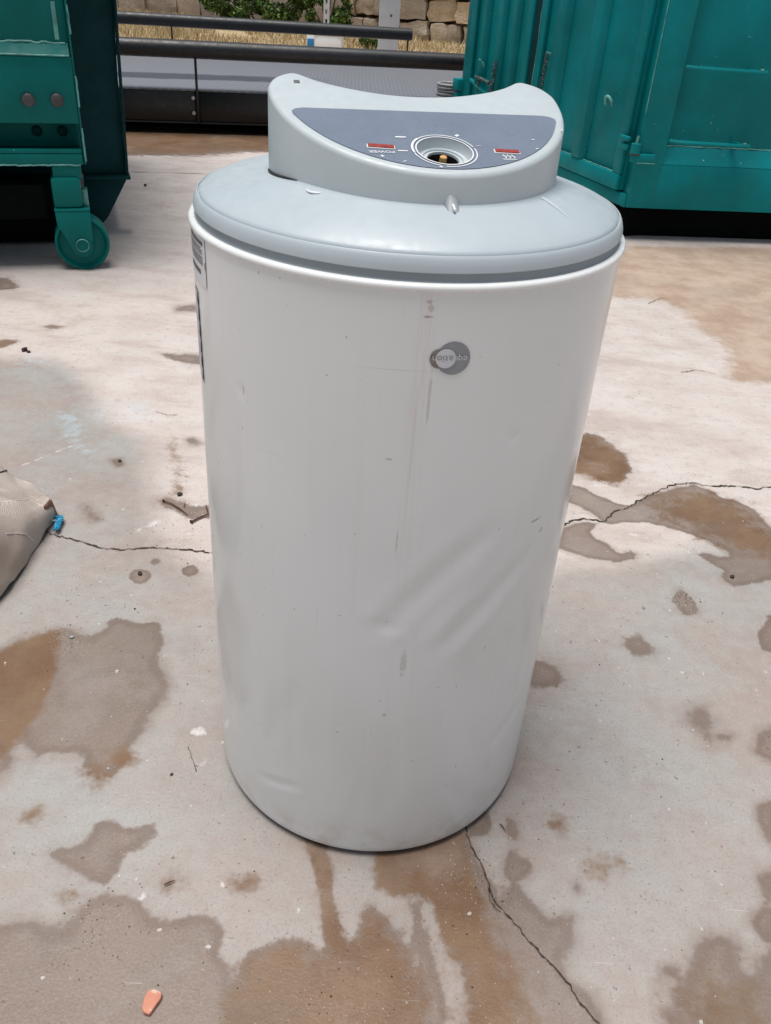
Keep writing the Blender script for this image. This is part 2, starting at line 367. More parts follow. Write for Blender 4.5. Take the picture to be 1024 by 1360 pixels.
# ------------------------------------------------------------------ GROUND
def lin(a, b, st): return list(np.arange(a, b, st))
xs = [-400, -120, -40, -15, -7, -4, -2.6] + lin(-1.9, 2.2, .011) + [2.6, 4, 7, 15, 40, 120, 400]
ys = [-400, -120, -40, -12, -4, -1, 0, .25] + lin(.38, 2.6, .009) + lin(2.6, 6.6, .018) + [6.8, 8, 10, 13, 17, 30, 60, 140, 400]
GX, GY = np.meshgrid(np.array(xs), np.array(ys)); nx, ny = len(xs), len(ys)
PX, PY = GX.ravel(), GY.ravel()
def sdf(poly):
    """signed distance (metres, positive inside) of all ground vertices to a polygon given in photo pixels"""
    P = np.array([gp(x, y)[:2] for x, y in poly]); lo, hi = P.min(0)-.35, P.max(0)+.35
    out = np.full(PX.shape, -1.0); sel = np.where((PX > lo[0]) & (PX < hi[0]) & (PY > lo[1]) & (PY < hi[1]))[0]
    if len(sel) == 0: return out
    x, y = PX[sel], PY[sel]; d = np.full(x.shape, 9.0); ins = np.zeros(x.shape, bool); n = len(P)
    for i in range(n):
        a, b = P[i], P[(i+1) % n]; e = b-a; L = max(e@e, 1e-12)
        t = np.clip(((x-a[0])*e[0]+(y-a[1])*e[1])/L, 0, 1)
        d = np.minimum(d, np.hypot(x-a[0]-t*e[0], y-a[1]-t*e[1]))
        c = ((a[1] <= y) != (b[1] <= y)); 
        with np.errstate(divide='ignore', invalid='ignore'):
            ins ^= c & (x < a[0]+(y-a[1])*e[0]/(e[1] if abs(e[1]) > 1e-12 else 1e-12))
    out[sel] = np.where(ins, d, -d); return out
def ell(cx, cy, rx, ry, n=14): return [(cx+rx*math.cos(2*math.pi*i/n), cy+ry*math.sin(2*math.pi*i/n)) for i in range(n)]
def zz(pts, x0, y0, s): return [(x0+x/s, y0+y/s) for x, y in pts]
def linepoly(pts, hw):
    a = []; b = []
    for i, p in enumerate(pts):
        q0 = pts[max(i-1, 0)]; q1 = pts[min(i+1, len(pts)-1)]; dx, dy = q1[0]-q0[0], q1[1]-q0[1]; L = math.hypot(dx, dy)
        a.append((p[0]-dy/L*hw, p[1]+dx/L*hw)); b.append((p[0]+dy/L*hw, p[1]-dx/L*hw))
    return a+b[::-1]
damp, rust, grey, chalk, blue, tan = [], [], [], [], [], []
damp.append((zz([(-20, 205), (40, 180), (130, 150), (250, 115), (300, 115), (345, 140), (390, 148), (420, 130), (460, 80), (510, 68), (560, 80), (600, 90), (650, 85), (680, 95), (690, 140), (695, 170), (680, 200), (665, 240), (680, 280), (715, 325), (705, 380), (690, 420), (655, 460), (625, 490), (600, 560), (560, 610), (530, 690), (480, 740), (430, 745), (370, 720), (350, 650), (290, 640), (220, 640), (160, 655), (110, 610), (95, 560), (70, 560), (55, 620), (40, 700), (-20, 760)], 0, 800, 3.2), .008))
rust.append((zz([(-20, 205), (130, 150), (252, 115), (255, 160), (235, 280), (215, 370), (170, 470), (60, 600), (-20, 720)], 0, 800, 3.2), .010))
damp.append((zz([(165, 185), (190, 160), (270, 145), (300, 110), (310, 75), (345, 60), (380, 75), (400, 95), (440, 95), (500, 82), (510, 105), (490, 140), (440, 165), (390, 185), (380, 240), (340, 272), (300, 265), (250, 235), (190, 215)], 0, 1060, 2.438), .007))
damp.append(([(-60, 1226), (0, 1226), (41, 1226), (62, 1234), (90, 1234), (98, 1212), (115, 1193), (140, 1190), (176, 1190), (189, 1199), (201, 1218), (221, 1222), (254, 1212), (283, 1214), (293, 1224), (295, 1244), (293, 1265), (308, 1292), (312, 1400), (-60, 1400)], .008))
bot = [(305, 1300), (318, 1288), (328, 1265), (349, 1257), (369, 1246), (394, 1246), (420, 1260), (431, 1264), (466, 1261), (470, 1237), (485, 1208), (499, 1203), (514, 1222), (534, 1237), (548, 1262), (556, 1300), (560, 1340), (564, 1400), (305, 1400)]
damp.append((bot, .008)); rust.append(([(x, y+14) for x, y in bot], .018))
st1 = [(405, 1105), (433, 1115), (440, 1165), (446, 1193), (460, 1261), (466, 1290), (431, 1290), (431, 1264), (426, 1203), (416, 1154)]
damp.append((st1, .005)); rust.append((st1, .012))
rust.append(([(495, 1100), (495, 1150), (499, 1178), (519, 1195), (543, 1190), (557, 1187), (572, 1198), (582, 1240), (620, 1290), (650, 1260), (640, 1190), (625, 1150), (617, 1105)], .008))
damp.append(([(560, 1110), (545, 1185), (572, 1198), (580, 1230), (600, 1275), (612, 1291), (622, 1340), (630, 1400), (820, 1400), (787, 1322), (755, 1300), (748, 1277), (759, 1250), (757, 1216), (732, 1218), (714, 1205), (680, 1173), (665, 1195), (640, 1150), (620, 1110)], .007))
rust.append(([(600, 1230), (640, 1220), (690, 1290), (700, 1400), (600, 1400), (612, 1300)], .035))
damp.append(([(541, 1186), (552, 1190), (572, 1262), (592, 1330), (590, 1400), (566, 1400), (556, 1300), (550, 1240)], .005))
for p in ([(250, 370), (275, 370), (290, 395), (325, 395), (330, 430), (300, 455), (265, 465), (240, 440)], [(245, 275), (265, 275), (285, 310), (290, 330), (265, 345), (245, 325)], [(150, 265), (205, 262), (200, 320), (160, 335), (130, 330)],
          [(700, 715), (740, 710), (770, 735), (740, 750), (705, 740)], [(440, 465), (460, 465), (470, 490), (450, 500)],
          [(980, 280), (990, 240), (1040, 225), (1040, 375), (1005, 330)], [(965, 590), (975, 560), (1000, 545), (1040, 540), (1040, 655), (1000, 640)], [(990, 450), (1040, 435), (1040, 530), (1010, 520)]):
    damp.append((zz(p, 560, 960, 2.207), .005))
damp.append(([(886, 1400), (886, 1336), (898, 1309), (909, 1295), (922, 1277), (929, 1257), (945, 1241), (968, 1243), (979, 1260), (985, 1290), (1000, 1300), (1010, 1270), (1030, 1260), (1070, 1250), (1070, 1400)], .009))
rust.append((ell(960, 1345, 50, 35), .04))
Q = (680, 600, 2.977)
r1 = [(768, 576), (791, 576), (808, 587), (822, 598), (834, 610), (838, 622), (832, 636), (820, 641), (800, 638), (782, 632), (760, 625), (760, 600)]
damp.append((r1, .010)); rust.append(([(x-2, y+2) for x, y in r1], .018))
damp.append((zz([(215, 120), (300, 150), (330, 170), (370, 185), (420, 205), (465, 215), (490, 205), (530, 180), (590, 160), (640, 145), (720, 130), (780, 150), (830, 180), (900, 200), (960, 225), (990, 270), (1040, 310), (1050, 500), (960, 520), (930, 530), (880, 530), (840, 515), (825, 490), (840, 470), (800, 450), (740, 410), (720, 400), (780, 400), (820, 420), (860, 410), (855, 390), (780, 355), (720, 330), (650, 310), (580, 290), (530, 280), (470, 280), (400, 285), (360, 280), (350, 270), (330, 250), (260, 215), (215, 200)], *Q), .006))
damp.append((zz([(190, 300), (290, 275), (340, 285), (310, 315), (330, 340), (380, 370), (410, 390), (430, 405), (470, 390), (495, 400), (490, 420), (450, 430), (410, 440), (370, 430), (300, 420), (230, 400), (180, 380)], *Q), .006))
rust.append((zz([(560, 200), (720, 150), (900, 215), (990, 300), (1040, 330), (1040, 420), (900, 390), (700, 300), (580, 250)], *Q), .05))
for p in ([(635, 580), (655, 540), (690, 560), (720, 590), (740, 620), (720, 648), (680, 640), (645, 610)], [(420, 730), (450, 730), (500, 715), (540, 750), (565, 780), (540, 805), (480, 795), (450, 760)],
          [(60, 815), (130, 830), (180, 850), (215, 900), (190, 930), (130, 940), (55, 925)], [(970, 730), (990, 690), (1010, 650), (1060, 620), (1060, 810), (990, 780)],
          [(735, 1015), (760, 1010), (785, 1050), (800, 1100), (780, 1150), (750, 1110), (700, 1070), (690, 1040)], [(975, 1100), (1060, 1095), (1060, 1240), (960, 1190)], [(805, 1110), (880, 1125), (860, 1145), (815, 1135)]):
    damp.append((zz(p, *Q), .011 if p[0][0] in (420, 735, 60) else .006))
br = [(780, 335), (831, 330), (839, 327), (928, 328), (1100, 330), (1100, 508), (987, 508), (966, 502), (972, 484), (966, 466), (957, 454), (940, 445), (925, 431), (904, 413), (886, 402), (862, 396), (818, 395), (780, 398)]
tan.append((br, .03))
chalk += [([(815, 369), (840, 369), (870, 377), (856, 381), (820, 378)], .010), ([(1005, 404), (1040, 400), (1040, 432), (1015, 425)], .010)]
Z = (0, 340, 3.413)
for p, s in (([(-20, 95), (40, 100), (85, 135), (60, 150), (-20, 155)], .012), ([(715, 440), (800, 445), (900, 450), (930, 495), (830, 485), (760, 465)], .010), ([(790, 230), (880, 222), (905, 250), (810, 250)], .012), ([(205, 320), (235, 310), (290, 320), (230, 335)], .008), ([(500, 920), (550, 915), (560, 945), (530, 955)], .006), ([(850, 830), (880, 825), (910, 850), (870, 858)], .006), ([(390, 1130), (420, 1160), (440, 1200), (400, 1180)], .010)):
    damp.append((zz(p, *Z), s))
rust.append((zz([(-20, 375), (60, 380), (85, 390), (40, 410), (-20, 425)], *Z), .014))
nh = zz([(710, 1110), (740, 1095), (800, 1110), (830, 1110), (880, 1140), (960, 1120), (975, 1190), (870, 1195), (800, 1160), (730, 1130)], *Z)
damp.append((nh, .010))
damp += [(ell(186, 765, 14.5, 10.5), .004), (ell(252.5, 758, 11.5, 7.5), .004), (ell(206, 745, 6, 5), .008)]
rust.append((linepoly([(227, 580), (233, 615), (238, 652)], 1.2), .022))
damp.append(([(100, 168), (380, 174), (660, 190), (660, 208), (380, 203), (330, 202), (260, 207), (100, 207)], .05)); rust.append(([(100, 168), (380, 174), (660, 190), (660, 208), (380, 200), (330, 199), (260, 204), (100, 204)], .08))
for p in ((330, 1170, 14, 9), (740, 1095, 8, 5), (800, 1150, 22, 12), (235, 1170, 8, 3), (50, 1080, 8, 8), (88, 1192, 8, 7), (160, 1005, 14, 14), (130, 1030, 18, 9)):
    rust.append((ell(*p), .02))
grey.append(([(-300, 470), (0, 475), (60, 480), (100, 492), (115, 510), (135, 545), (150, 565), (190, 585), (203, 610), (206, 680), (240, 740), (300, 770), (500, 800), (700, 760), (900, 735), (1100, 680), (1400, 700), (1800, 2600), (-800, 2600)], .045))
chalk += [(linepoly([(18, 622), (45, 612), (75, 600), (103, 589)], 1.0), .004), (ell(265, 972, 13, 6), .004), (ell(270, 1013, 7, 5), .004), (ell(235, 1160, 1, 1), .004), (ell(189, 1193, 5, 5), .004), (linepoly([(830, 707), (850, 712), (880, 722), (925, 736)], 1.0), .004),
          (linepoly([(757, 655), (790, 662), (830, 676), (870, 685), (905, 700), (950, 716), (1000, 730)], 1.3), .004), (ell(196, 970, 5, 3), .004), (linepoly([(180, 705), (205, 695), (210, 690)], 2.5), .008), (linepoly([(218, 432), (242, 445)], .8), .005)]
blue += [(zz([(270, 710), (330, 720), (360, 760), (350, 800), (355, 850), (410, 890), (400, 895), (340, 855), (310, 790), (280, 750)], *Z), .018), (zz([(600, 670), (650, 670), (650, 730), (610, 730)], *Z), .03), (zz([(445, 710), (470, 710), (460, 750)], *Z), .02), (zz([(130, 465), (180, 475), (120, 480)], *Z), .04)]
def field(lst):
    v = np.full(PX.shape, -8.0)
    for poly, s in lst: v = np.maximum(v, np.clip(sdf(poly)/s, -8, 8))
    return v
idx = np.arange(nx*ny).reshape(ny, nx)
quads = np.stack([idx[:-1, :-1], idx[:-1, 1:], idx[1:, 1:], idx[1:, :-1]], -1).reshape(-1, 4)
me = bpy.data.meshes.new('ground')
me.vertices.add(nx*ny); me.vertices.foreach_set('co', np.stack([PX, PY, np.zeros_like(PX)], -1).astype(np.float32).ravel())
me.loops.add(quads.size); me.loops.foreach_set('vertex_index', quads.ravel().astype(np.int32))
me.polygons.add(len(quads)); me.polygons.foreach_set('loop_start', np.arange(0, quads.size, 4, dtype=np.int32))
me.update(calc_edges=True)
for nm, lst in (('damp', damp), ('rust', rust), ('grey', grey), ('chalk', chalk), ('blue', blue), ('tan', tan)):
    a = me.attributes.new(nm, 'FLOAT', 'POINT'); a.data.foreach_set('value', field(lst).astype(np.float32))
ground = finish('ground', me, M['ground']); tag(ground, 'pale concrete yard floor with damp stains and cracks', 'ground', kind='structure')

def crack(pts, hw0, jit=.0030, step=.006, name='crack'):
    P = [gp(x, y)[:2] for x, y in pts]; R = []
    for a, b in zip(P[:-1], P[1:]):
        k = max(1, int(np.linalg.norm(b-a)/step)); R += [a+(b-a)*i/k for i in range(k)]
    R.append(P[-1]); R = [p+np.random.uniform(-jit, jit, 2) for p in R]
    vs, fs = [], []
    for i, p in enumerate(R):
        t = R[min(i+1, len(R)-1)]-R[max(i-1, 0)]; t /= max(1e-9, np.linalg.norm(t)); n = np.array([-t[1], t[0]])
        h = hw0*random.uniform(.25, 1.25) * (1.5 if random.random() < .08 else 1); 
        vs += [(*(p+n*h), .0022), (*(p-n*h*random.uniform(.5, 1)), .0022)]
        if i: fs.append((2*i-2, 2*i-1, 2*i+1, 2*i))
    return meshobj(name, vs, fs, M['crack'], ground)
crack([(50, 702), (58, 706), (75, 712), (92, 716), (115, 722), (130, 728), (160, 731), (195, 728), (225, 730), (250, 731), (292, 736)], .0022)
crack([(735, 703), (748, 698), (760, 692), (775, 690), (800, 693), (808, 688), (815, 680), (830, 676), (845, 668), (858, 660), (875, 652), (895, 644), (920, 642), (935, 645), (955, 646), (985, 647), (1005, 650), (1040, 645)], .0024)
crack([(617, 1095), (620, 1110), (623, 1120), (630, 1132), (634, 1140), (640, 1150), (645, 1165), (650, 1182), (655, 1195), (662, 1205), (672, 1215), (690, 1235), (705, 1255), (725, 1275), (745, 1295), (760, 1315), (768, 1330), (785, 1350), (805, 1375)], .0013, .0014, .005)
crack([(649, 1180), (649, 1190), (655, 1204), (664, 1212)], .0008, .001, .004)
crack([(140, 228), (200, 229), (262, 231), (330, 234)], .0030, .0012, .05)
crack([(860, 404), (878, 396), (890, 398)], .0016); crack([(905, 495), (925, 492), (950, 497)], .0016)
crack([(207, 547), (222, 552), (236, 551)], .0010, .001, .005); crack([(250, 993), (256, 1010), (261, 1026)], .0007, .0008, .004)

# ------------------------------------------------------------------ WATER HEATER
heater = empty('water_heater', (AX[0], AX[1], 0), HYAW)
tag(heater, 'dented white cylindrical water heater standing upside down on the concrete', 'water heater')
SH0, SH1 = 0.012, 0.8145
creases = [([(500, 842), (545, 800), (600, 748), (655, 700)], .0042, .013), ([(578, 868), (625, 822), (670, 770), (706, 728)], .0045, .012), ([(505, 838), (520, 826)], .004, .012),
           ([(318, 508), (321, 526)], .002, .006), ([(682, 572), (684, 588)], .0028, .008), ([(390, 905), (388, 960)], .0018, .010), ([(345, 1030), (400, 1046)], .0022, .007), ([(560, 860), (610, 800), (640, 745)], -.0022, .012), ([(640, 1000), (690, 930)], .0016, .012), ([(300, 880), (312, 960)], .002, .010)]
creases = [([(lambda q: (q[0]*HR, q[1]))(cyl(*p)) for p in pts], d, wd) for pts, d, wd in creases]
def dent(u, z):
    r = 0.0
    for pts, d, wd in creases:
        best = 9
        for i in range(len(pts)-1):
            ax, ay = pts[i]; bx, by = pts[i+1]; ex, ey = bx-ax, by-ay; L = ex*ex+ey*ey
            t = min(1, max(0, ((u-ax)*ex+(z-ay)*ey)/L)); dd = math.hypot(u-ax-t*ex, z-ay-t*ey)
            if dd < best: best = dd; tt = (i+t)/(len(pts)-1)
        if best < 4*wd: r -= .42*d*(.12+.88*(4*tt*(1-tt))**.8)*(math.exp(-(best/wd)**2) - .35*math.exp(-((best-1.9*wd)/(.9*wd))**2))
    return r
NA, NZ = 300, 150
vs, fs, uvs = [], [], []
angs = [2*math.pi*i/NA-math.pi for i in range(NA+1)]
for i, a in enumerate(angs):
    for k in range(NZ+1):
        z = SH0+(SH1-SH0)*k/NZ; u = a*HR
        dr = dent(u, z) if abs(a) < 1.7 else 0
        dr += .0007*mnoise.noise(Vector((math.cos(a)*2.2, math.sin(a)*2.2, z*5)))
        e = min((z-SH0), (SH1-z)); r = HR+dr*min(1, e/.03)
        if k == 0: r -= .0015
        vs.append((r*math.sin(a), -r*math.cos(a), z)); uvs.append((u, z))
n1 = NZ+1
for i in range(NA):
    for k in range(NZ): fs.append((i*n1+k, (i+1)*n1+k, (i+1)*n1+k+1, i*n1+k+1))
me = bpy.data.meshes.new('shell'); me.from_pydata(vs, [], fs); me.update()
uvl = me.uv_layers.new(name='UVMap')
li = np.zeros(len(me.loops), np.int32); me.loops.foreach_get('vertex_index', li); uvl.data.foreach_set('uv', np.array(uvs)[li].astype(np.float32).ravel())
shell = finish('shell', me, M['shell'], heater, True)
lathe('rim_lip', [(.2325, .8105), (.2362, .8108), (.2378, .8122), (.2382, .8140), (.2374, .8160), (.2354, .8175), (.2325, .8178), (.2295, .8170)], M['lip'], heater, 160, sharp=60)
lathe('base_ring', [(.0, .004), (.218, .004), (.2285, .0055), (.2310, .009), (.2320, .0135), (.225, .0140)], M['foot'], heater, 128)
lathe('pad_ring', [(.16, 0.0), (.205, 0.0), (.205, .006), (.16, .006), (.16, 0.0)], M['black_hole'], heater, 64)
lathe('gasket', [(.2340, .8150), (.2318, .8170), (.2300, .8190), (.2288, .8262), (.2280, .8275)], M['band'], heater, 160)
lathe('top_cover', [(.2270, .8258), (.2308, .8256), (.2322, .8266), (.2318, .8310), (.2300, .8368), (.2284, .8396), (.2275, .8404), (.2269, .8402), (.2265, .8384), (.2257, .8384), (.2253, .8408), (.2225, .8434), (.2150, .8482), (.2020, .8548), (.1880, .8608), (.1720, .8664), (.1550, .8705), (.1300, .8730), (.0, .8745)], M['cover'], heater, 192, sharp=50)

def drop(x, y):
    r = math.hypot(x, y)
    b = min(1, max(0, (y+.11)/.13)); return .0085*b*b*(3-2*b)*min(1, max(0, (.2262-r)/.045))
tc = [o for o in heater.children if o.name.startswith('top_cover')][0]
for v in tc.data.vertices: v.co.z -= drop(v.co.x, v.co.y)
tc.data.update()
# control housing: a crescent with a slanting top
SL, Z0 = .274, .899
def pz(ly): return Z0+SL*(ly+.15)
NRM = Vector((0, -SL, 1)).normalized()
def pp(lx, ly, h=0.0): return (lx+NRM.x*h, ly+NRM.y*h, pz(ly)+NRM.z*h)
A_, B_ = .1525, .1640
half = [(.1512, .009), (.1460, .0225), (.1370, .0325), (.1265, .0385), (.1180, .0372), (.1090, .0300), (.0960, .0205), (.0720, .0085), (.0360, -.0025), (0.0, -.0058)]
front = [(A_*math.sin(a), -B_*math.cos(a)) for a in np.linspace(-math.pi/2, math.pi/2, 91)]
outline = front + half[:-1] + [half[-1]] + [(-x, y) for x, y in half[:-1]][::-1]
def catmull(P, k):
    out = []; n = len(P)
    for i in range(n):
        p0, p1, p2, p3 = (np.array(P[(i+j-1) % n]) for j in range(4))
        if np.linalg.norm(p2-p1) < .008: out.append(tuple(p1)); continue
        for t in np.arange(k)/k:
            out.append(tuple(.5*((2*p1)+(-p0+p2)*t+(2*p0-5*p1+4*p2-p3)*t*t+(-p0+3*p1-3*p2+p3)*t**3)))
    return out
outline = catmull(outline, 5)
def inset(P, d):
    n = len(P); out = []
    for i in range(n):
        a, b = np.array(P[i-1]), np.array(P[(i+1) % n]); t = b-a; t = t/np.linalg.norm(t); out.append((P[i][0]-t[1]*d, P[i][1]+t[0]*d))
    return out
DC = (0.0, -.1225); DR = .0262
def filled(loops3d_outer, circle, bm):
    ov = [bm.verts.new(v) for v in loops3d_outer]; cv = [bm.verts.new(v) for v in circle]
    es = [bm.edges.new((L[i], L[(i+1) % len(L)])) for L in (ov, cv) for i in range(len(L))]
    bmesh.ops.triangle_fill(bm, use_beauty=True, use_dissolve=False, edges=es)
    return ov, cv
circ = [(DC[0]+DR*math.sin(a), DC[1]+DR*math.cos(a)) for a in np.linspace(0, 2*math.pi, 48, endpoint=False)]
bm = bmesh.new()
RB = .0048
loops = [[(x, y, .855) for x, y in outline], [(x, y, pz(y)-RB*1.0) for x, y in outline]]
for a in np.linspace(0, math.pi/2, 6)[1:]:
    q = inset(outline, RB*(1-math.cos(a))); loops.append([(x, y, pz(y)-RB*(1-math.sin(a))) for x, y in q])
rings = [[bm.verts.new(v) for v in L] for L in loops]
for a, b in zip(rings[:-1], rings[1:]):
    for i in range(len(a)): bm.faces.new((a[i], a[(i+1) % len(a)], b[(i+1) % len(a)], b[i]))
cv = [bm.verts.new(pp(x, y)) for x, y in circ]
es = [bm.edges.get((rings[-1][i], rings[-1][(i+1) % len(rings[-1])])) for i in range(len(rings[-1]))]
es += [bm.edges.new((cv[i], cv[(i+1) % len(cv)])) for i in range(len(cv))]
bmesh.ops.triangle_fill(bm, use_beauty=True, use_dissolve=False, edges=es)
housing = bmobj('control_housing', bm, M['housing'], heater, True, 40)
# dark gap between housing and cover (shows on the left)
def dome_z(r):
    pr = [(.2253, .8408), (.2225, .8434), (.2150, .8482), (.2020, .8548), (.1880, .8608), (.1720, .8664), (.1550, .8705), (.1300, .8730), (.0, .8745)]
    for (r1, z1), (r2, z2) in zip(pr[:-1], pr[1:]):
        if r2 <= r <= r1: return z2+(z1-z2)*(r-r2)/(r1-r2)
    return .8745
gv, gf = [], []
gidx = [i for i, p in enumerate(outline) if p[0] < -.128 and -.085 < p[1] < .0]
gap_o = inset(outline, -.0042)
for k, i in enumerate(gidx):
    wgt = max(.06, math.sin(math.pi*k/(len(gidx)-1))**.6)
    x, y = outline[i]; xo, yo = outline[i][0]+(gap_o[i][0]-x)*wgt, y+(gap_o[i][1]-y)*wgt
    gv += [(x*.995, y, dome_z(math.hypot(x, y))-drop(x, y)+.0012), (xo, yo, dome_z(math.hypot(xo, yo))-drop(xo, yo)+.0012)]
    if k: gf.append((2*k-2, 2*k-1, 2*k+1, 2*k))
meshobj('cover_gap', gv, gf, M['black_hole'], heater)
# slate panel
Ap, Bp = .1430, .1555
pan = [(Ap*math.sin(a), -Bp*math.cos(a)) for a in np.linspace(-math.radians(66), math.radians(66), 61)]
pan += [(.1340, -.0555), (.1345, -.0500), (.1305, -.0455), (.1230, -.0432), (.06, -.0432), (0, -.0432), (-.06, -.0432), (-.1230, -.0432), (-.1305, -.0455), (-.1345, -.0500), (-.1340, -.0555)]
bm = bmesh.new(); filled([pp(x, y, .0007) for x, y in pan], [pp(x, y, .0007) for x, y in circ], bm)
panel = bmobj('control_panel', bm, M['panel'], housing)
if panel.data.polygons[0].normal.z < 0: panel.data.flip_normals()
def dframe(x, y, h):          # lathe frame round the dial centre, normal to the panel
    s = 1/math.sqrt(1+SL*SL)
    b = pp(DC[0], DC[1]); return (b[0]+x, b[1]+y*s+NRM.y*h, b[2]+y*SL*s+NRM.z*h)
lathe('dial_well', [(.0262, .0008), (.0259, -.001), (.0246, -.0078), (.0240, -.0082), (.0208, -.0084), (.0204, -.0072), (.0196, -.0072), (.0192, -.0086), (.0166, -.0088), (.0162, -.0076), (.0154, -.0076), (.0150, -.0098)], M['housing'], housing, 64, frame=dframe, sharp=50)
lathe('spindle_hole', [(.0152, -.0094), (.0148, -.020), (0, -.022)], M['black_hole'], housing, 32, frame=dframe)
lathe('spindle', [(.0034, -.0215), (.0034, -.0052), (.0028, -.0046), (0, -.0046)], M['brass'], housing, 20, frame=dframe)
def annulus(name, r0, r1, a0, a1, mat, h, parent):
    A = np.linspace(math.radians(a0), math.radians(a1), 72); V = []; Fc = []
    for i, a in enumerate(A):
        V += [dframe(r0*math.sin(a), r0*math.cos(a), h), dframe(r1*math.sin(a), r1*math.cos(a), h)]
        if i: Fc.append((2*i-2, 2*i-1, 2*i+1, 2*i))
    return meshobj(name, V, Fc, mat, parent)
annulus('dial_ring', .0264, .0277, 0, 360, M['white_print'], .0013, panel)
annulus('dial_scale', .0302, .0314, -160, 75, M['white_print'], .0013, panel)
annulus('dial_scale', .0302, .0314, 80, 190, M['white_print'], .0013, panel)
annulus('dial_scale_thick', .0296, .0318, -100, -45, M['white_print'], .0017, panel)
def pbox(name, cx, cy, sx, sy, h0, h1, mat, parent, rot=0.0):
    c, s = math.cos(rot), math.sin(rot)
    def xf(v): return pp(cx+v.x*c-v.y*s, cy+v.x*s+v.y*c, v.z)
    return box(name, (-sx/2, -sy/2, h0), (sx/2, sy/2, h1), mat, parent, bev=0.0003, xf=xf)
for cx, cy, wx, rot in ((-.0600, -.1185, .0245, -.08), (.0615, -.1222, .0235, -.06)):
    lb = pbox('lamp_frame', cx, cy, wx+.0018, .0072, .0005, .0016, M['white_print'], panel, rot)
    pbox('lamp_lens', cx, cy, wx, .0054, .0004, .0026, M['lamp_red'], panel, rot)
def textmesh(s, size):
    cu = bpy.data.curves.new('t', 'FONT'); cu.body = s; cu.size = size; cu.align_x = 'CENTER'; cu.align_y = 'CENTER'; cu.resolution_u = 3
    o = bpy.data.objects.new('t', cu); COL.objects.link(o); bpy.context.view_layer.update()
    dg = bpy.context.evaluated_depsgraph_get(); me = bpy.data.meshes.new_from_object(o.evaluated_get(dg))
    bpy.data.objects.remove(o); bpy.data.curves.remove(cu); return me
def paneltext(name, s, size, cx, cy, sx=1.0):
    me = textmesh(s, size)
    for v in me.vertices: v.co = Vector(pp(cx-v.co.x*sx, cy-v.co.y, .0016))
    me.materials.append(M['white_print']); o = bpy.data.objects.new(name, me); link(o, panel)
paneltext('lamp_caption', 'POWER', .0062, -.0610, -.1283, 1.15)
pbox('arrow_mark', -.0617, -.1352, .0012, .0042, .0008, .0013, M['white_print'], panel)
pbox('arrow_mark', -.0617, -.1358, .0040, .0012, .0008, .0014, M['white_print'], panel)
for k in (-1, 0, 1):                                                     # heat waves
    b2 = bmesh.new(); tubebm(b2, [pp(.0605+k*.0042+.0011*math.sin(t*5.2), -.1322+.0062*(t-.5), .0014) for t in np.linspace(0, 1, 9)], .0007, 5); bmobj('heat_wave_mark', b2, M['white_print'], panel)
pbox('heat_bar_mark', .0605, -.1362, .0135, .0011, .0008, .0013, M['white_print'], panel)
pbox('scale_caption', -.0372, -.0985, .0105, .0022, .0008, .0014, M['white_print'], panel, .0)
pbox('scale_caption', -.0405, -.1250, .0095, .0018, .0008, .0014, M['white_print'], panel, .0)
pbox('scale_mark', .0195, -.0925, .0042, .0034, .0008, .0014, M['white_print'], panel, .6)
pbox('scale_mark', .0362, -.1120, .0055, .0007, .0008, .0014, M['white_print'], panel, .1)
pbox('plus_mark', -.0105, -.1530, .0045, .0010, .0008, .0014, M['white_print'], panel)
pbox('plus_mark', -.0105, -.1530, .0010, .0038, .0009, .0015, M['white_print'], panel)
for x, y, r in ((-.0425, -.1440, .4), (.0945, -.1140, .5), (.1340, -.0735, .8), (.096, -.096, .1)): pbox('chip_mark', x, y, .0035, .0012, .0008, .0013, M['white_print'], panel, r)
box('moulding_mark', (-.1250, .0120, pz(.016)-.0002), (-.1190, .0180, pz(.016)+.0006), M['label_ink'], housing, bev=.0002, xf=lambda v: pp(v.x, v.y, v.z-pz(.016)))
# screw notch in front, small clip at left, rib at right
na = cyl(599, 268, .163)[0]
def radial(a, r, t, z): return (r*math.sin(a)+t*math.cos(a), -r*math.cos(a)+t*math.sin(a), z)
V, Fc = [], []
for i, t in enumerate(np.linspace(0, 1, 9)):
    for k, p in enumerate(np.linspace(-math.pi/2, math.pi/2, 9)):
        wd = .0075*(1-.25*t); r = .1605+.016*t
        V.append(radial(na, r, wd*math.sin(p), dome_z(r)-.001+(.0125*(1-t)**1.2+.0012)*math.cos(p)))
for i in range(8):
    for k in range(8): Fc.append((i*9+k, (i+1)*9+k, (i+1)*9+k+1, i*9+k+1))
nt_ = meshobj('screw_boss', V, Fc, M['band'], heater, True)
box('screw_slot', (-.0010, .170, .0016), (.0010, .179, .0042), M['white_print'], nt_, bev=.0003, xf=lambda v: radial(na, v.y, v.x, dome_z(v.y)+v.z))
ca = cyl(413, 241, .172)[0]
tube('cover_clip', [(lambda p: (p[0], p[1], p[2]-drop(p[0], p[1])))(radial(ca, .168+.004*math.sin(t), -.008+.016*t/math.pi, dome_z(.17)+.0008)) for t in np.linspace(0, math.pi, 9)], .0012, M['white_print'], heater, 6)
ra = cyl(752, 249, .19)[0]
tube('cover_rib', [(lambda p: (p[0], p[1], p[2]-drop(p[0], p[1])))(radial(ra, r, 0, dome_z(r)-.0014)) for r in np.linspace(.165, .205, 8)], [.0035, .0035, .0034, .0032, .003, .0026, .002, .001], M['cover'], heater, 8)
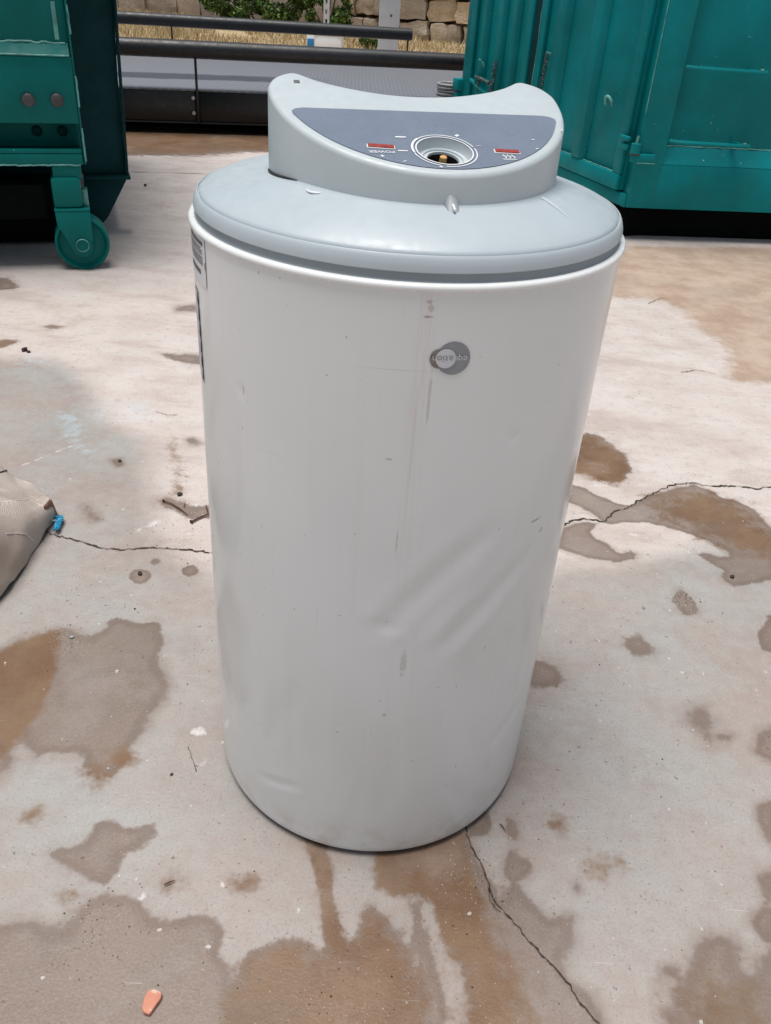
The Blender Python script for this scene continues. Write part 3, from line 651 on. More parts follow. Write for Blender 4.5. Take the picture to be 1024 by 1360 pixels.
# logo on the wall (upside down, as the whole heater is)
la, lz = cyl(602, 476)
def wallpt(u, z, h): r = HR+h; a = u/HR; return (r*math.sin(a), -r*math.cos(a), z)
lu = la*HR
def disc(name, cu, cz, r, mat, h, parent, n=48, cut=None):
    V = [wallpt(cu+r*math.cos(2*math.pi*i/n), cz+r*math.sin(2*math.pi*i/n), h) for i in range(n)]
    V2 = [wallpt(cu+.5*r*math.cos(2*math.pi*i/n), cz+.5*r*math.sin(2*math.pi*i/n), h) for i in range(n)]+[wallpt(cu, cz, h)]
    Fc = [(i, (i+1) % n, n+(i+1) % n, n+i) for i in range(n)]+[(n+i, n+(i+1) % n, 2*n) for i in range(n)]
    return meshobj(name, V+V2, Fc, mat, parent)
S_ = abs(cyl(625, 476)[0]-cyl(581, 476)[0])*HR/2       # radius of the big disc
logo = disc('logo_disc', lu, lz, S_*1.02, M['logo_grey'], .0006, heater)
disc('logo_small_disc', lu-S_*.80, lz-S_*.02, S_*.60, M['logo_brown'], .0009, logo)
disc('logo_overlap', lu-S_*.46, lz+S_*.02, S_*.60, M['logo_light'], .0013, logo)
x = lu+S_*.80
for ch, mt in zip('equation', ('logo_light', 'logo_light', 'logo_light', 'logo_grey', 'logo_grey', 'logo_grey', 'logo_grey', 'logo_light')):
    me = textmesh(ch, S_*.58); ws = [v.co.x for v in me.vertices]; wd = max(ws)-min(ws); mid = (max(ws)+min(ws))/2
    x -= wd/2
    for v in me.vertices: v.co = Vector(wallpt(x-(v.co.x-mid), lz+S_*.02-v.co.y, .0019))
    x -= wd/2+S_*.055
    me.materials.append(M[mt]); o = bpy.data.objects.new('logo_letter', me); link(o, logo)
# stickers at the left
def patch(name, u0, u1, z0, z1, h, mat, parent, n=10):
    V = [wallpt(u0+(u1-u0)*i/n, z, h) for i in range(n+1) for z in (z0, z1)]; return meshobj(name, V, [(2*i, 2*i+2, 2*i+3, 2*i+1) for i in range(n)], mat, parent, True)
uR, zT = cyl(271, 322); uR *= HR; zB = cyl(272, 372)[1]
lab = patch('rating_label', uR-.075, uR+.002, zB-.008, zT+.002, .0006, M['label_white'], heater); lab['label'] = 'white rating sticker printed with small dark lines'
hh = zT-zB
for k, (f0, f1, e) in enumerate(((.03, .13, .0), (.19, .22, .006), (.26, .29, .002), (.33, .36, .002), (.42, .44, .001), (.47, .49, .001), (.52, .54, .001), (.57, .59, .001), (.62, .64, .001), (.80, .92, .010))):
    patch('print_line', uR-.070+(.012 if k in (0, 9) else 0), uR-.004-e, zT-hh*f1, zT-hh*f0, .0010, M['label_ink'], lab)
patch('print_line', uR+.0002, uR+.0014, zT-hh*.72, zT-hh*.52, .0010, M['label_ink'], lab)
uS, zS0 = cyl(269, 395); uS *= HR; zS1 = cyl(272, 510)[1]
V, Fc = [], []
for i in range(31):
    z = zS0+(zS1-zS0)*i/30; hb = .0006+.0010*abs(math.sin(i*.62))*random.uniform(.4, 1)
    uu = uS-.022+.006*i/30
    V += [wallpt(uu-.05, z, .0006), wallpt(uu-.010, z, .0006), wallpt(uu, z, hb)]
    if i: Fc += [(3*i-3, 3*i-2, 3*i+1, 3*i), (3*i-2, 3*i-1, 3*i+2, 3*i+1)]
l2 = meshobj('peeling_label', V, Fc, M['label_grey'], heater, True); l2['label'] = 'long grey-lilac sticker with a curling edge'

# ------------------------------------------------------------------ LEFT CONTAINER
LCP = (-1.203, 3.15); LY = math.radians(20)
lc = empty('roller_container', (*LCP, 0), LY); tag(lc, 'dark green steel container on a small steel roller, beside the pipe rails', 'container')
XL = -2.3
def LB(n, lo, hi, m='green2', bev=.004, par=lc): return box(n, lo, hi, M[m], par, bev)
LB('upper_panel', (XL, .030, .735), (.048, .060, 1.60))
prism('sloping_ledge', [(-.004, .7125), (-.004, .720), (.030, .750), (.034, .750), (.034, .7125)], (XL, .044), M['green2'], lc, frame=lambda a, b, h: (h, a, b))
tube('weld_seam', [(x, .029+random.uniform(-.002, .002), .750+random.uniform(-.002, .003)) for x in np.arange(-1.2, .046, .012)], .0035, M['green_worn'], lc, 6)
tube('ledge_edge', [(-1.4, -.005, .7165), (.044, -.005, .7165)], .0030, M['green_worn'], lc, 6)
fp = LB('front_plate', (XL, 0, .507), (.049, .030, .7122))
LB('channel_back', (XL, .125, .41), (.045, .135, .52), 'green2', .002)
LB('lower_beam', (XL, 0, .372), (.046, .137, .4095))
LB('beam_lip', (XL, 0, .410), (.046, .012, .425))
LB('channel_roof', (XL, .0305, .521), (.046, .137, .530))
tube('weld_seam', [(x, .000+random.uniform(-.002, .002), .3715+random.uniform(-.0015, .002)) for x in np.arange(-1.2, .046, .012)], .003, M['green_worn'], lc, 6)
LB('edge_plate', (.0495, .001, .372), (.056, .110, 1.60))
def bolt(n, x, z, y, r, par, mat):
    bm = bmesh.new()
    prof = [(r, 0), (r, -.006), (r*.9, -.010), (r*.5, -.0125), (0, -.013)]; K = 20; R = []
    for rr, yy in prof[:-1]: R.append([bm.verts.new((x+rr*math.cos(2*math.pi*k/K), y+yy, z+rr*math.sin(2*math.pi*k/K))) for k in range(K)])
    for a, b in zip(R[:-1], R[1:]):
        for k in range(K): bm.faces.new((a[k], a[(k+1) % K], b[(k+1) % K], b[k]))
    bm.faces.new(R[-1]); return bmobj(n, bm, M[mat], par, True, 50)
for x, z, y, mt in ((-.104, .580, 0, 'bolt'), (-.013, .581, 0, 'bolt'), (-.098, .463, .125, 'green_dark'), (-.012, .463, .125, 'green_dark'), (-.30, .579, 0, 'bolt')): bolt('bolt', x, z, y, .0215 if mt == 'bolt' else .018, lc, mt)
for z0, z1 in ((.385, .50), (.56, .66), (.78, .87)):
    tube('worn_edge', [(.0565+random.uniform(-.001, .001), .000, z) for z in np.arange(z0, z1, .012)], .0030, M['green_worn'], lc, 6)
LB('flange_strip', (.006, .027, .76), (.020, .0295, .87), 'green_worn', .001)
LB('post_top', (-.062, .004, .322), (.036, .118, .371), 'green2', .006)
LB('post', (-.072, -.012, .226), (.028, .124, .330), 'green2', .012)
LB('post_gusset', (.0285, .02, .226), (.048, .06, .285), 'green_worn', .003)
wc = (.008, .097)
ck = [(-.072, .216), (.048, .216), (.048, .120)]+[(wc[0]+.0355*math.cos(a), .090+.0355*math.sin(a)) for a in np.linspace(.35, -math.pi*.86, 12)]+[(-.050, .130), (-.070, .168)]
for y in (-.022, .100): prism('wheel_fork', ck, (y, y+.012), M['green2'], lc, frame=lambda a, b, h: (a, h, b), bev=.0015)
LB('fork_plate', (-.073, -.0225, .2165), (.049, .113, .2255), 'green2', .003)
wheel = empty('roller_wheel', (0, 0, 0)); wheel.parent = lc
def ylathe(n, prof, mt, par, seg=64, sharp=35):
    return lathe(n, [(r, h) for r, h in prof], mt, par, seg, sharp=sharp, frame=lambda x, y, h: (wc[0]+x, h, wc[1]+y))
ylathe('tread', [(.088, -.004), (.0935, -.004), (.0965, .000), (.0965, .082), (.0935, .086), (.088, .086)], M['green2'], wheel)
ylathe('rim_disc', [(.0, .008), (.030, .008), (.078, .012), (.086, .004), (.089, -.003)], M['green2'], wheel)
ylathe('back_disc', [(.0, .080), (.089, .083)], M['green_dark'], wheel)
ylathe('axle_cap', [(.024, -.022), (.024, -.027), (.0195, -.0295), (.0185, -.0275), (0, -.0280)], M['green2'], wheel, 32)
ylathe('axle_ring', [(.0205, -.0290), (.0222, -.0305), (.0242, -.0285)], M['green_worn'], wheel, 32)
ylathe('axle', [(.014, -.02), (.014, .11)], M['bolt'], wheel, 20)
# dark side flange and body behind
DK = .5
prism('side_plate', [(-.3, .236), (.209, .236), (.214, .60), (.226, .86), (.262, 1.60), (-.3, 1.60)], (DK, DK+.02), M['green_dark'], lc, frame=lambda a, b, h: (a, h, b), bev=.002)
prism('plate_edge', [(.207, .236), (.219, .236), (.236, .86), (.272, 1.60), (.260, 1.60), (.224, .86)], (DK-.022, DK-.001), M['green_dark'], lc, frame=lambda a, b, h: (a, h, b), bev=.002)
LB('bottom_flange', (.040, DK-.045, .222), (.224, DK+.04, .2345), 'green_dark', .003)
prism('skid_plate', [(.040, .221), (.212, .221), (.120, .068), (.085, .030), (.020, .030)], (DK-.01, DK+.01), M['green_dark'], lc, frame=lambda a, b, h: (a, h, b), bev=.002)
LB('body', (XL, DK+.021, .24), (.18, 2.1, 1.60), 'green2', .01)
LB('under_frame_shade', (XL, .34, .012), (.015, 2.0, .239), 'void', .005)  # solid black block, added so the gap below the beam shows as shade
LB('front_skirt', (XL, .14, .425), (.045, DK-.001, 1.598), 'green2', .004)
prism('shade_overhang', [(XL, .0), (.20, .05), (.26, 2.1), (XL, 2.1)], (1.602, 1.66), M['green2'], lc, bev=.006)  # unseen overhang added above to shade the side plate
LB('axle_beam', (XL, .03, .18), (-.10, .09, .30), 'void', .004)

# ------------------------------------------------------------------ RIGHT CONTAINER
K = (1.006, 4.121); KY = math.radians(8.65); A2 = math.radians(104.0)
rc = empty('waste_container', (*K, 0), KY); tag(rc, 'large green steel container with ribbed doors, chains and ladder rungs', 'container')
E2 = (math.cos(A2), math.sin(A2)); N2 = (-math.sin(A2), math.cos(A2))
def T2(s, n, z): return (s*E2[0]+n*N2[0], s*E2[1]+n*N2[1], z)
def RB_(n, lo, hi, m='green', bev=.004, par=rc): return box(n, lo, hi, M[m], par, bev)
def DB(n, s, nn, z, m='green', bev=.004, par=rc): return box(n, (s[0], nn[0], z[0]), (s[1], nn[1], z[1]), M[m], par, bev, xf=lambda v: T2(v.x, v.y, v.z))
TOPZ = 1.9
RB_('lower_rail', (.128, 0, .15), (3.0, .09, .345))
prism('sloping_ledge', [(.0005, .3455), (.056, .414), (.070, .414), (.070, .3455)], (.137, 3.0), M['green'], rc, frame=lambda a, b, h: (h, a, b))
RB_('side_panel', (.137, .058, .4145), (3.0, .085, TOPZ))
RB_('corner_post', (.004, -.003, .1502), (.1365, .09, TOPZ+.02), 'green', .008)
tube('weld_seam', [(x, .056+random.uniform(-.003, .002), .4150+random.uniform(-.001, .003)) for x in np.arange(.14, 1.2, .012)], .003, M['green_worn'], rc, 6)
for z, x0, x1 in ((.742, .13, .485), (.449, .13, .495), (1.04, .13, .48)):
    b = bmesh.new(); tubebm(b, [(x0, -.030, z), (x0+.03, -.055, z), (x1-.035, -.058, z-.003), (x1, -.058, z-.003)], .0085, 8); tubebm(b, [(x1-.028, -.058, z-.004), (x1-.028, .00, z-.004), (x1-.028, .060, z-.006)], .0075, 8)
    rg = bmobj('ladder_rung', b, M['green'], rc, True, 40)
    tube('weld_spot', [(x1-.036, -.060, z+.005), (x1-.022, -.060, z+.007)], .0055, M['green_worn'], rg, 6)
box('body', (.0, .0, .158), (1, 1, 1), M['green'], rc, .0, xf=None).hide_render = False
bpy.data.objects.remove([o for o in rc.children if o.name.startswith('body')][0])
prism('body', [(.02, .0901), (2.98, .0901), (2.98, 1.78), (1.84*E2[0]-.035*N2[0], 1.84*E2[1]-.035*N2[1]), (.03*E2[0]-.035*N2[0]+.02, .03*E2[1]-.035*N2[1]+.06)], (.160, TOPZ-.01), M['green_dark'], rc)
RB_('skid_shade_block', (.03, .10, .0), (2.9, .35, .1585), 'void', .004)  # black blocks set close to the faces so the gap beneath looks shaded
box('skid_shade_block', (.06, -.30, .0), (1.80, -.05, .1575), M['void'], rc, .004, xf=lambda v: T2(v.x, v.y, v.z))
# doors
DB('door_sill', (.010, 1.862), (-.035, .002), (.1495, .2050))
DB('end_post', (1.800, 1.866), (-.034, .012), (.2052, TOPZ))
for s0, s1 in ((.060, .985), (1.062, 1.790)):
    d = DB('door', (s0, s1), (-.034, .004), (.2150, TOPZ), 'green', .003)
    DB('bottom_bar', (s0+.001, s1-.001), (.0045, .030), (.2155, .283), 'green', .004, d)
    DB('stile', (s0+.001, s0+.062), (.0045, .026), (.2835, TOPZ), 'green', .005, d)
    DB('stile', (s1-.062, s1-.001), (.0045, .026), (.2835, TOPZ), 'green', .005, d)
    tube('weld_seam', [T2(s, .014+random.uniform(-.004, .004), .2850) for s in np.arange(s0+.07, s1-.06, .013)], .0035, M['green_worn'], d, 6)
    for c in ([.44, .76] if s0 < .5 else [1.24, 1.40, 1.60]):
        hw = .055 if s0 < .5 else .035
        prism('rib', [(c-hw, .0045), (c-hw*.62, .036), (c+hw*.62, .036), (c+hw, .0045)], (.2855, TOPZ), M['green'], d, frame=lambda a, b, h: T2(a, b, h), bev=.003)
DB('centre_post', (.992, 1.055), (-.034, .016), (.2053, TOPZ), 'green_dark', .004)
tube('worn_edge', [T2(.975+random.uniform(-.002, .002), .027, z) for z in np.arange(.52, .68, .02)], .0025, M['green_worn'], rc, 5)
tube('worn_edge', [T2(.975+random.uniform(-.002, .002), .027, z) for z in np.arange(.75, .90, .02)], .0022, M['green_worn'], rc, 5)
tube('worn_edge', [(.004, -.0035, z) for z in np.arange(.55, 1.2, .05)], .0022, M['green_worn'], rc, 5)
# corner hinge
hg = empty('hinge', (0, 0, 0)); hg.parent = rc
RB_('hinge_leaf', (-.028, -.026, .352), (.084, -.0035, .388), 'green', .004, hg)
RB_('leaf_edge', (.0, -.0285, .349), (.086, -.026, .3535), 'green_worn', .001, hg)
tube('hinge_barrel', [(-.014, -.016, .3885), (-.014, -.016, .430)], .0215, M['green'], hg, 16)
tube('hinge_pin', [(-.014, -.016, .430), (-.012, -.016, .462)], .006, M['green_worn'], hg, 8)
tube('hinge_washer', [(-.014, -.016, .384), (-.014, -.016, .389)], .023, M['rust'], hg, 16)
DB('door_leaf', (.02, .075), (.027, .042), (.395, .420), 'green', .004, hg); DB('door_leaf', (.02, .085), (.027, .046), (.432, .452), 'green', .004, hg)
DB('lock_block', (1.836, 1.905), (-.02, .055), (.398, .462), 'green', .006); DB('lock_plate', (1.846, 1.900), (.0, .045), (.325, .390), 'green', .006)
# chains and hooks hang on the doors
def chain(p0, p1, n, par, r=.0042):
    for i in range(n):
        t = i/(n-1); c = np.array(p0)*(1-t)+np.array(p1)*t; c[0] += .004*math.sin(i*1.9); L = .5*math.hypot(p1[0]-p0[0], p1[2]-p0[2])/n*1.55
        ring = []
        for a in np.linspace(0, 2*math.pi, 14, endpoint=False):
            x, y = .0095*math.cos(a), L*math.sin(a)
            ring.append(T2(c[0]+(x if i % 2 else 0), c[1]+(0 if i % 2 else x), c[2]+y))
        tube('chain_link', ring, r, M['chain'], par, 6, True)
ch1 = empty('chain', (0, 0, 0)); ch1.parent = rc; chain((.828, .045, .685), (.860, .045, .40), 11, ch1)
tube('chain_eye', [T2(.822, .030, .70), T2(.826, .052, .705), T2(.830, .05, .690)], .005, M['green_worn'], ch1, 6)
ch2 = empty('chain', (0, 0, 0)); ch2.parent = rc; chain((1.372, .052, .585), (1.392, .052, .448), 6, ch2)
for s, z in ((.255, .555), (1.600, .562)):
    tube('door_hook', [T2(s+.028*math.cos(a), .010+.022*math.sin(a)*.6+.010, z+.030*math.sin(a)) for a in np.linspace(-.3, math.pi+.2, 12)], .0058, M['green_worn'], rc, 8)
tube('latch_bar', [T2(1.66, .050, .478), T2(1.50, .052, .445), T2(1.24, .055, .420)], .0115, M['green'], rc, 8)
tube('latch_handle', [T2(1.62, .040, .500), T2(1.58, .062, .505), T2(1.44, .062, .500), T2(1.40, .060, .492)], .010, M['chain'], rc, 8)
tube('latch_stem', [T2(1.545, .060, .50), T2(1.545, .060, .43)], .007, M['chain'], rc, 8)
tube('latch_handle', [T2(1.10, .050, .465), T2(1.02, .060, .470), T2(.99, .060, .466)], .008, M['green_worn'], rc, 8)

# ------------------------------------------------------------------ WEIGHBRIDGE with pipe rails
WP = (-1.900, 5.927); WY = math.radians(14)
wb = empty('weighbridge', (*WP, 0), WY); tag(wb, 'black steel weighbridge deck with bolted side panels and a fat pipe rail', 'weighbridge')
def deck_mat():
    t = NT('tread_plate'); v = t.obj()
    sep = t.n('ShaderNodeSeparateXYZ'); t.l(v, sep.inputs[0])
    w1 = t.n('ShaderNodeTexWave', wave_type='BANDS', bands_direction='DIAGONAL'); w1.inputs['Scale'].default_value = 9; t.l(v, w1.inputs[0])
    w2 = t.n('ShaderNodeTexWave', wave_type='BANDS', bands_direction='X'); w2.inputs['Scale'].default_value = 9; t.l(t.mapping(v, rot=(0, 0, .8)), w2.inputs[0])
    tr = t.math('MULTIPLY', w1.outputs['Fac'], w2.outputs['Fac'])
    wet = t.math('MULTIPLY', t.step(t.math('ADD', t.math('ABSOLUTE', t.math('SUBTRACT', sep.outputs[1], t.math('ADD', .62, t.math('MULTIPLY', sep.outputs[0], .05)))), t.math('MULTIPLY', t.noise(5, 4, .6, v), .16)), .20, .27, 1, 0), t.step(sep.outputs[0], .9, 1.6, 1, 0))
    c = t.mix(t.step(tr, .25, .6), (.14, .15, .17), (.21, .22, .245))
    c = t.mix(wet, c, (.045, .05, .06))
    t.set(c, t.math('SUBTRACT', .42, t.math('MULTIPLY', wet, .12)), metal=.0, spec=.6)
    t.bump(tr, .4, .004); return t.m
M['deck'] = deck_mat()
box('deck', (-2.0, -.004, .2555), (5.0, 2.55, .2655), M['deck'], wb, .002)
for a, b in ((-2.0, -1.003), (-.997, .497), (.507, 2.495), (2.505, 5.0)):
    box('side_panel', (a, 0, .072), (b, .018, .255), M['black_steel'], wb, .003)
    box('panel_lip', (a, -.016, .064), (b, .018, .0718), M['pipe'], wb, .002)
box('under_frame_shade', (-2.0, .22, .0), (5.0, 2.3, .06), M['void'], wb, .004)
box('under_frame_shade', (-2.0, .12, .0605), (5.0, 2.4, .255), M['void'], wb, .0)
for s in (-1.0, .502, 2.5):
    p = box('rail_post', (s-.008, -.028, .070), (s+.008, -.001, .455), M['black_steel'], wb, .002)
    for z in (.217, .128):
        b = bmesh.new(); tubebm(b, [(s-.026, -.001, z), (s-.026, -.015, z)], .0115, 10); bmobj('bolt', b, M['zinc'], wb, True, 40)
tube('pipe_rail', [(-2.0, 0, .494), (1, 0, .494), (5.0, 0, .494)], .0520, M['pipe'], wb, 24)
tube('far_pipe_rail', [(-2.0, 2.5, .486), (0, 2.5, .486), (2.500, 2.5, .474)], .0500, M['pipe'], wb, 24)
for s in (-1.2, .352, 2.470): box('rail_post', (s-.007, 2.49, .264), (s+.007, 2.502, .44), M['rust'], wb, .001)
# hose coil resting on the deck
cp_ = gp(597, 122, .29); coil = empty('hose_coil', (cp_[0], cp_[1], .2655)); tag(coil, 'small coil of grey hose lying on the black deck', 'hose')
for k in range(4):
    tube('hose_loop', [((.082+.004*math.sin(k*3))*math.cos(a)+.004*math.sin(k*2), (.082)*math.sin(a), .012+.020*k) for a in np.linspace(0, 2*math.pi, 28, endpoint=False)], .0105, M['coil'], coil, 8, True)

# ------------------------------------------------------------------ BACKGROUND: verge, stone wall, bush, posts
def verge_mat():
    t = NT('dry_verge'); v = t.obj()
    c = t.mix(t.step(t.noise(2.2, 6, .65, v), .35, .65), (.36, .27, .15), (.52, .41, .25))
    c = t.mix(t.step(t.noise(1.1, 5, .6, t.mapping(v, loc=(4, 2, 0))), .56, .7), c, (.30, .22, .13))
    t.set(c, .95); t.bump(t.noise(14, 5, .7, v), .6, .05); return t.m
M['verge'] = verge_mat()
vg = [(-14, 9.9), (6, 9.9+2.0), (6, 24), (-14, 24)]
o = meshobj('dry_verge', [(x, y, .006) for x, y in vg], [(0, 1, 2, 3)], M['verge']); tag(o, 'dry straw-coloured soil verge behind the weighbridge', 'verge', kind='structure')
def straw_mat():
    t = NT('dry_grass'); g = t.n('ShaderNodeNewGeometry').outputs['Random Per Island']
    cr = t.n('ShaderNodeValToRGB'); t.l(g, cr.inputs[0]); e = cr.color_ramp.elements
    e[0].color = (.34, .25, .12, 1); e[1].color = (.62, .50, .32, 1); e[1].position = .85; x = e.new(.97); x.color = (.16, .20, .05, 1)
    return t.set(cr.outputs[0], .9)
M['straw'] = straw_mat()
rng = np.random.default_rng(3); V, Fc = [], []
for i in range(30000):
    y = rng.uniform(11.2, 16.6); x = rng.uniform(-6.2, 1.8)
    if y < 11.2+(x+6)*.2 or mnoise.noise(Vector((x*1.3, y*1.3, 0))) < -.32: continue
    h = rng.uniform(.03, .12)*(1+.7*mnoise.noise(Vector((x*.8, y*.8, 5)))); a = rng.uniform(0, 6.28); wd = rng.uniform(.004, .009); lx, ly = rng.normal(0, .04, 2)
    k = len(V); V += [(x-wd*math.cos(a), y-wd*math.sin(a), .006), (x+wd*math.cos(a), y+wd*math.sin(a), .006), (x+lx, y+ly, .006+h)]; Fc.append((k, k+1, k+2))
me = bpy.data.meshes.new('dry_grass'); me.from_pydata(V, [], Fc); o = finish('dry_grass', me, M['straw']); tag(o, 'dry yellow grass on the verge below the stone wall', 'grass', kind='stuff')

def stone_mat(name, c1, c2, dark):
    t = NT(name); v = t.obj(); rnd = t.n('ShaderNodeObjectInfo').outputs['Random']
    c = t.mix(t.step(t.noise(2.5, 6, .65, v), .3, .7), c1, c2)
    c = t.mix(t.step(t.noise(7, 5, .7, v), .52, .7, 0, .6), c, dark)
    hsv = t.n('ShaderNodeHueSaturation'); t.l(c, hsv.inputs['Color']); t.l(t.math('ADD', t.math('MULTIPLY', rnd, .5), .72), hsv.inputs['Value']); t.l(t.math('ADD', t.math('MULTIPLY', rnd, .5), .75), hsv.inputs['Saturation'])
    t.set(hsv.outputs[0], .92); t.bump(t.noise(9, 6, .7, v), .7, .05); return t.m
M['stone_tan'] = stone_mat('tan_stone', (.56, .44, .30), (.72, .60, .46), (.44, .28, .16))
M['stone_grey'] = stone_mat('grey_brown_stone', (.40, .335, .28), (.52, .46, .40), (.28, .21, .16))
M['joint'] = paint('joint_soil', (.17, .12, .08), .95, .4, 8)
WA, WB2 = np.array([-6.4, 17.1]), np.array([3.2, 14.2]); wl = np.linalg.norm(WB2-WA); wyaw = math.atan2(*(WB2-WA)[::-1])
wall = empty('stone_wall', (WA[0], WA[1], 0), wyaw); tag(wall, 'rough retaining wall of tan and grey stone blocks', 'wall')
box('wall_core', (0, .16, -.05), (wl, .7, 2.4), M['joint'], wall, 0)
stone_meshes = []
for k in range(8):
    bm = bmesh.new(); bmesh.ops.create_cube(bm, size=1.0); bmesh.ops.subdivide_edges(bm, edges=list(bm.edges), cuts=2, use_grid_fill=True)
    for v in bm.verts:
        p = v.co.copy(); rr = p.length
        v.co = p*(1-.10*max(0, rr-.62)/.25) + Vector([mnoise.noise(p*2.1+Vector((k*7.7+j*13, k, j)))*.15 for j in range(3)])
    bmesh.ops.recalc_face_normals(bm, faces=bm.faces); me = bpy.data.meshes.new('stone'); bm.to_mesh(me); bm.free()
    for p in me.polygons: p.use_smooth = True
    me.set_sharp_from_angle(angle=math.radians(38)); me.materials.append(M['stone_tan']); stone_meshes.append(me)
def wall_s(px, py): # along-wall coordinate of a pixel column
    d = ray(px, py); n = np.array([-(WB2-WA)[1], (WB2-WA)[0]])/wl; t = ((np.append(WA, 0)-CAM)[:2]@n)/(d[:2]@n); return (CAM+t*d)[:2]@((WB2-WA)/wl)-WA@((WB2-WA)/wl)
sCol = wall_s(452, 20)
def put_stone(s0, s1, z0, z1, tan):
    me = random.choice(stone_meshes); o = bpy.data.objects.new('stone', me); link(o, wall)
    dp = random.uniform(.30, .42); o.location = ((s0+s1)/2, .12+random.uniform(-.05, .05), (z0+z1)/2); o.scale = ((s1-s0)*1.0, dp, (z1-z0)*1.0)
    o.rotation_euler = (random.uniform(-.06, .06), random.uniform(-.14, .14) if tan else random.uniform(-.02, .02), random.uniform(-.08, .08))
    if not tan: o.material_slots[0].link = 'OBJECT'; o.material_slots[0].material = M['stone_grey']
for zone, (a, b) in enumerate(((0, sCol), (sCol, wl))):
    z = -.03
    while z < 2.2:
        h = random.uniform(.55, .70) if zone == 0 else random.uniform(.22, .40); s = a-random.uniform(0, .3)
        while s < b:
            w_ = random.uniform(.45, .72) if zone == 0 else random.uniform(.20, .60)
            e = min(s+w_, b+.1)
            if e-s > .12: put_stone(s+.004, e-.004, z+random.uniform(0, .02), z+h-random.uniform(.0, .025), zone == 1)
            s = e
        z += h
# the loose footing stones at the right
rb = empty('stone_footing', (0, 0, 0)); bpy.data.objects.remove(rb)
# bush
def leaf_mat():
    t = NT('bush_leaf'); g = t.n('ShaderNodeNewGeometry').outputs['Random Per Island']
    cr = t.n('ShaderNodeValToRGB'); t.l(g, cr.inputs[0]); e = cr.color_ramp.elements
    e[0].color = (.018, .042, .008, 1); e[1].color = (.15, .26, .03, 1); x = e.new(.55); x.color = (.05, .11, .015, 1)
    t.set(cr.outputs[0], .55); return t.m
M['leaf'] = leaf_mat(); M['bark'] = paint('bark', (.10, .07, .045), .9, .3, 20)
def bush(pxc, Y, rx, rz, zc, n, label, seed, nm='bush'):
    rng = np.random.default_rng(seed); c = atY(pxc, 20, Y); root = empty(nm, (c[0], Y, 0)); tag(root, label, 'bush')
    cl = [(rng.uniform(-.9, .9)*rx, rng.uniform(-.5, .5)*rx*.7, zc+rng.uniform(-.9, .9)*rz, rng.uniform(.22, .45)*rx*.6) for _ in range(26)]
    V, Fc = [], []
    for i in range(n):
        q = cl[rng.integers(len(cl))]; d = rng.normal(0, 1, 3); d /= np.linalg.norm(d); r = q[3]*rng.uniform(.55, 1.05)
        p = np.array(q[:3])+d*r*np.array([1, .8, .8]); 
        if p[2] < .03: continue
        u = rng.normal(0, 1, 3); u /= np.linalg.norm(u); v = np.cross(u, d+rng.normal(0, .5, 3)); v /= max(1e-6, np.linalg.norm(v)); s = rng.uniform(.016, .036)
        k = len(V); V += [tuple(p-u*s*1.3), tuple(p+v*s*.6), tuple(p+u*s*1.3), tuple(p-v*s*.6)]; Fc.append((k, k+1, k+2, k+3))
    me = bpy.data.meshes.new('crown'); me.from_pydata(V, [], Fc); finish('crown', me, M['leaf'], root)
    b = bmesh.new()
    for q in cl[:9]: tubebm(b, [(q[0]*.08, 0, -.02), (q[0]*.45, q[1]*.4, q[2]*.5), (q[0], q[1], q[2])], [.022, .014, .006], 6)
    bmobj('stem', b, M['bark'], root, True)
bush(345, 14.9, .85, .42, .52, 9000, 'dense green bush growing against the grey block wall', 11)
bush(436, 14.3, .36, .34, .36, 2600, 'small bush beside the perforated steel post', 12)
bush(492, 12.6, .13, .07, .09, 700, 'low tuft of green weeds at the foot of the concrete column', 13, 'weed_tuft')
# column, perforated post, white cabinet
a, b = atY(503, 30, 10.5), atY(530, 30, 10.5)
col = empty('grey_column', ((a[0]+b[0])/2, 10.5, 0)); tag(col, 'square light grey column behind the end of the far pipe rail', 'column')
cw = (b[0]-a[0])/2
box('shaft', (-cw, 0, .02), (cw, .22, 2.6), M['galv'], col, .012); box('base_plate', (-cw*1.5, -.06, 0), (cw*1.5, .30, .0199), M['galv'], col, .004)
tube('bolt_head', [(.02, .0, .535), (.02, -.012, .535)], .011, M['bolt'], col, 10)
c = atY(433.5, 15, 11.6)
pm = empty('perforated_post', (c[0], 11.6, 0)); tag(pm, 'thin perforated steel post rising in front of the bush', 'post')
pb = bmesh.new()
for z0 in np.arange(0, 2.0, .10):
    for lo, hi in (((-.034, 0, z0), (-.012, .006, z0+.1)), ((.012, 0, z0), (.034, .006, z0+.1)), ((-.012, 0, z0), (.012, .006, z0+.055))): boxbm(pb, lo, hi)
boxbm(pb, (-.034, .0062, 0), (-.028, .04, 2.0)); boxbm(pb, (.028, .0062, 0), (.034, .04, 2.0))
bmobj('post_channel', pb, M['galv'], pm)
b0, b1, b2 = atY(418, 46, 11.5), atY(453, 66, 11.5), atY(407, 50, 11.5)
cb = empty('white_cabinet', ((b0[0]+b1[0])/2, 11.5, .006)); tag(cb, 'white box with a blue panelled narrow section on the dry grass', 'box')
hw = (b1[0]-b0[0])/2
box('cabinet_body', (-hw, 0, .0), (hw, .35, .225), M['white_box'], cb, .008); sw = (b0[0]-b2[0])
box('side_section', (-hw-sw, .02, .0), (-hw-.001, .33, .235), M['white_box'], cb, .006); box('blue_panel', (-hw-sw+.008, .012, .105), (-hw-.010, .0195, .185), M['blue_box'], cb, .002)
box('lid_edge', (-hw-.01, -.006, .2255), (hw+.01, .355, .236), M['white_box'], cb, .003)

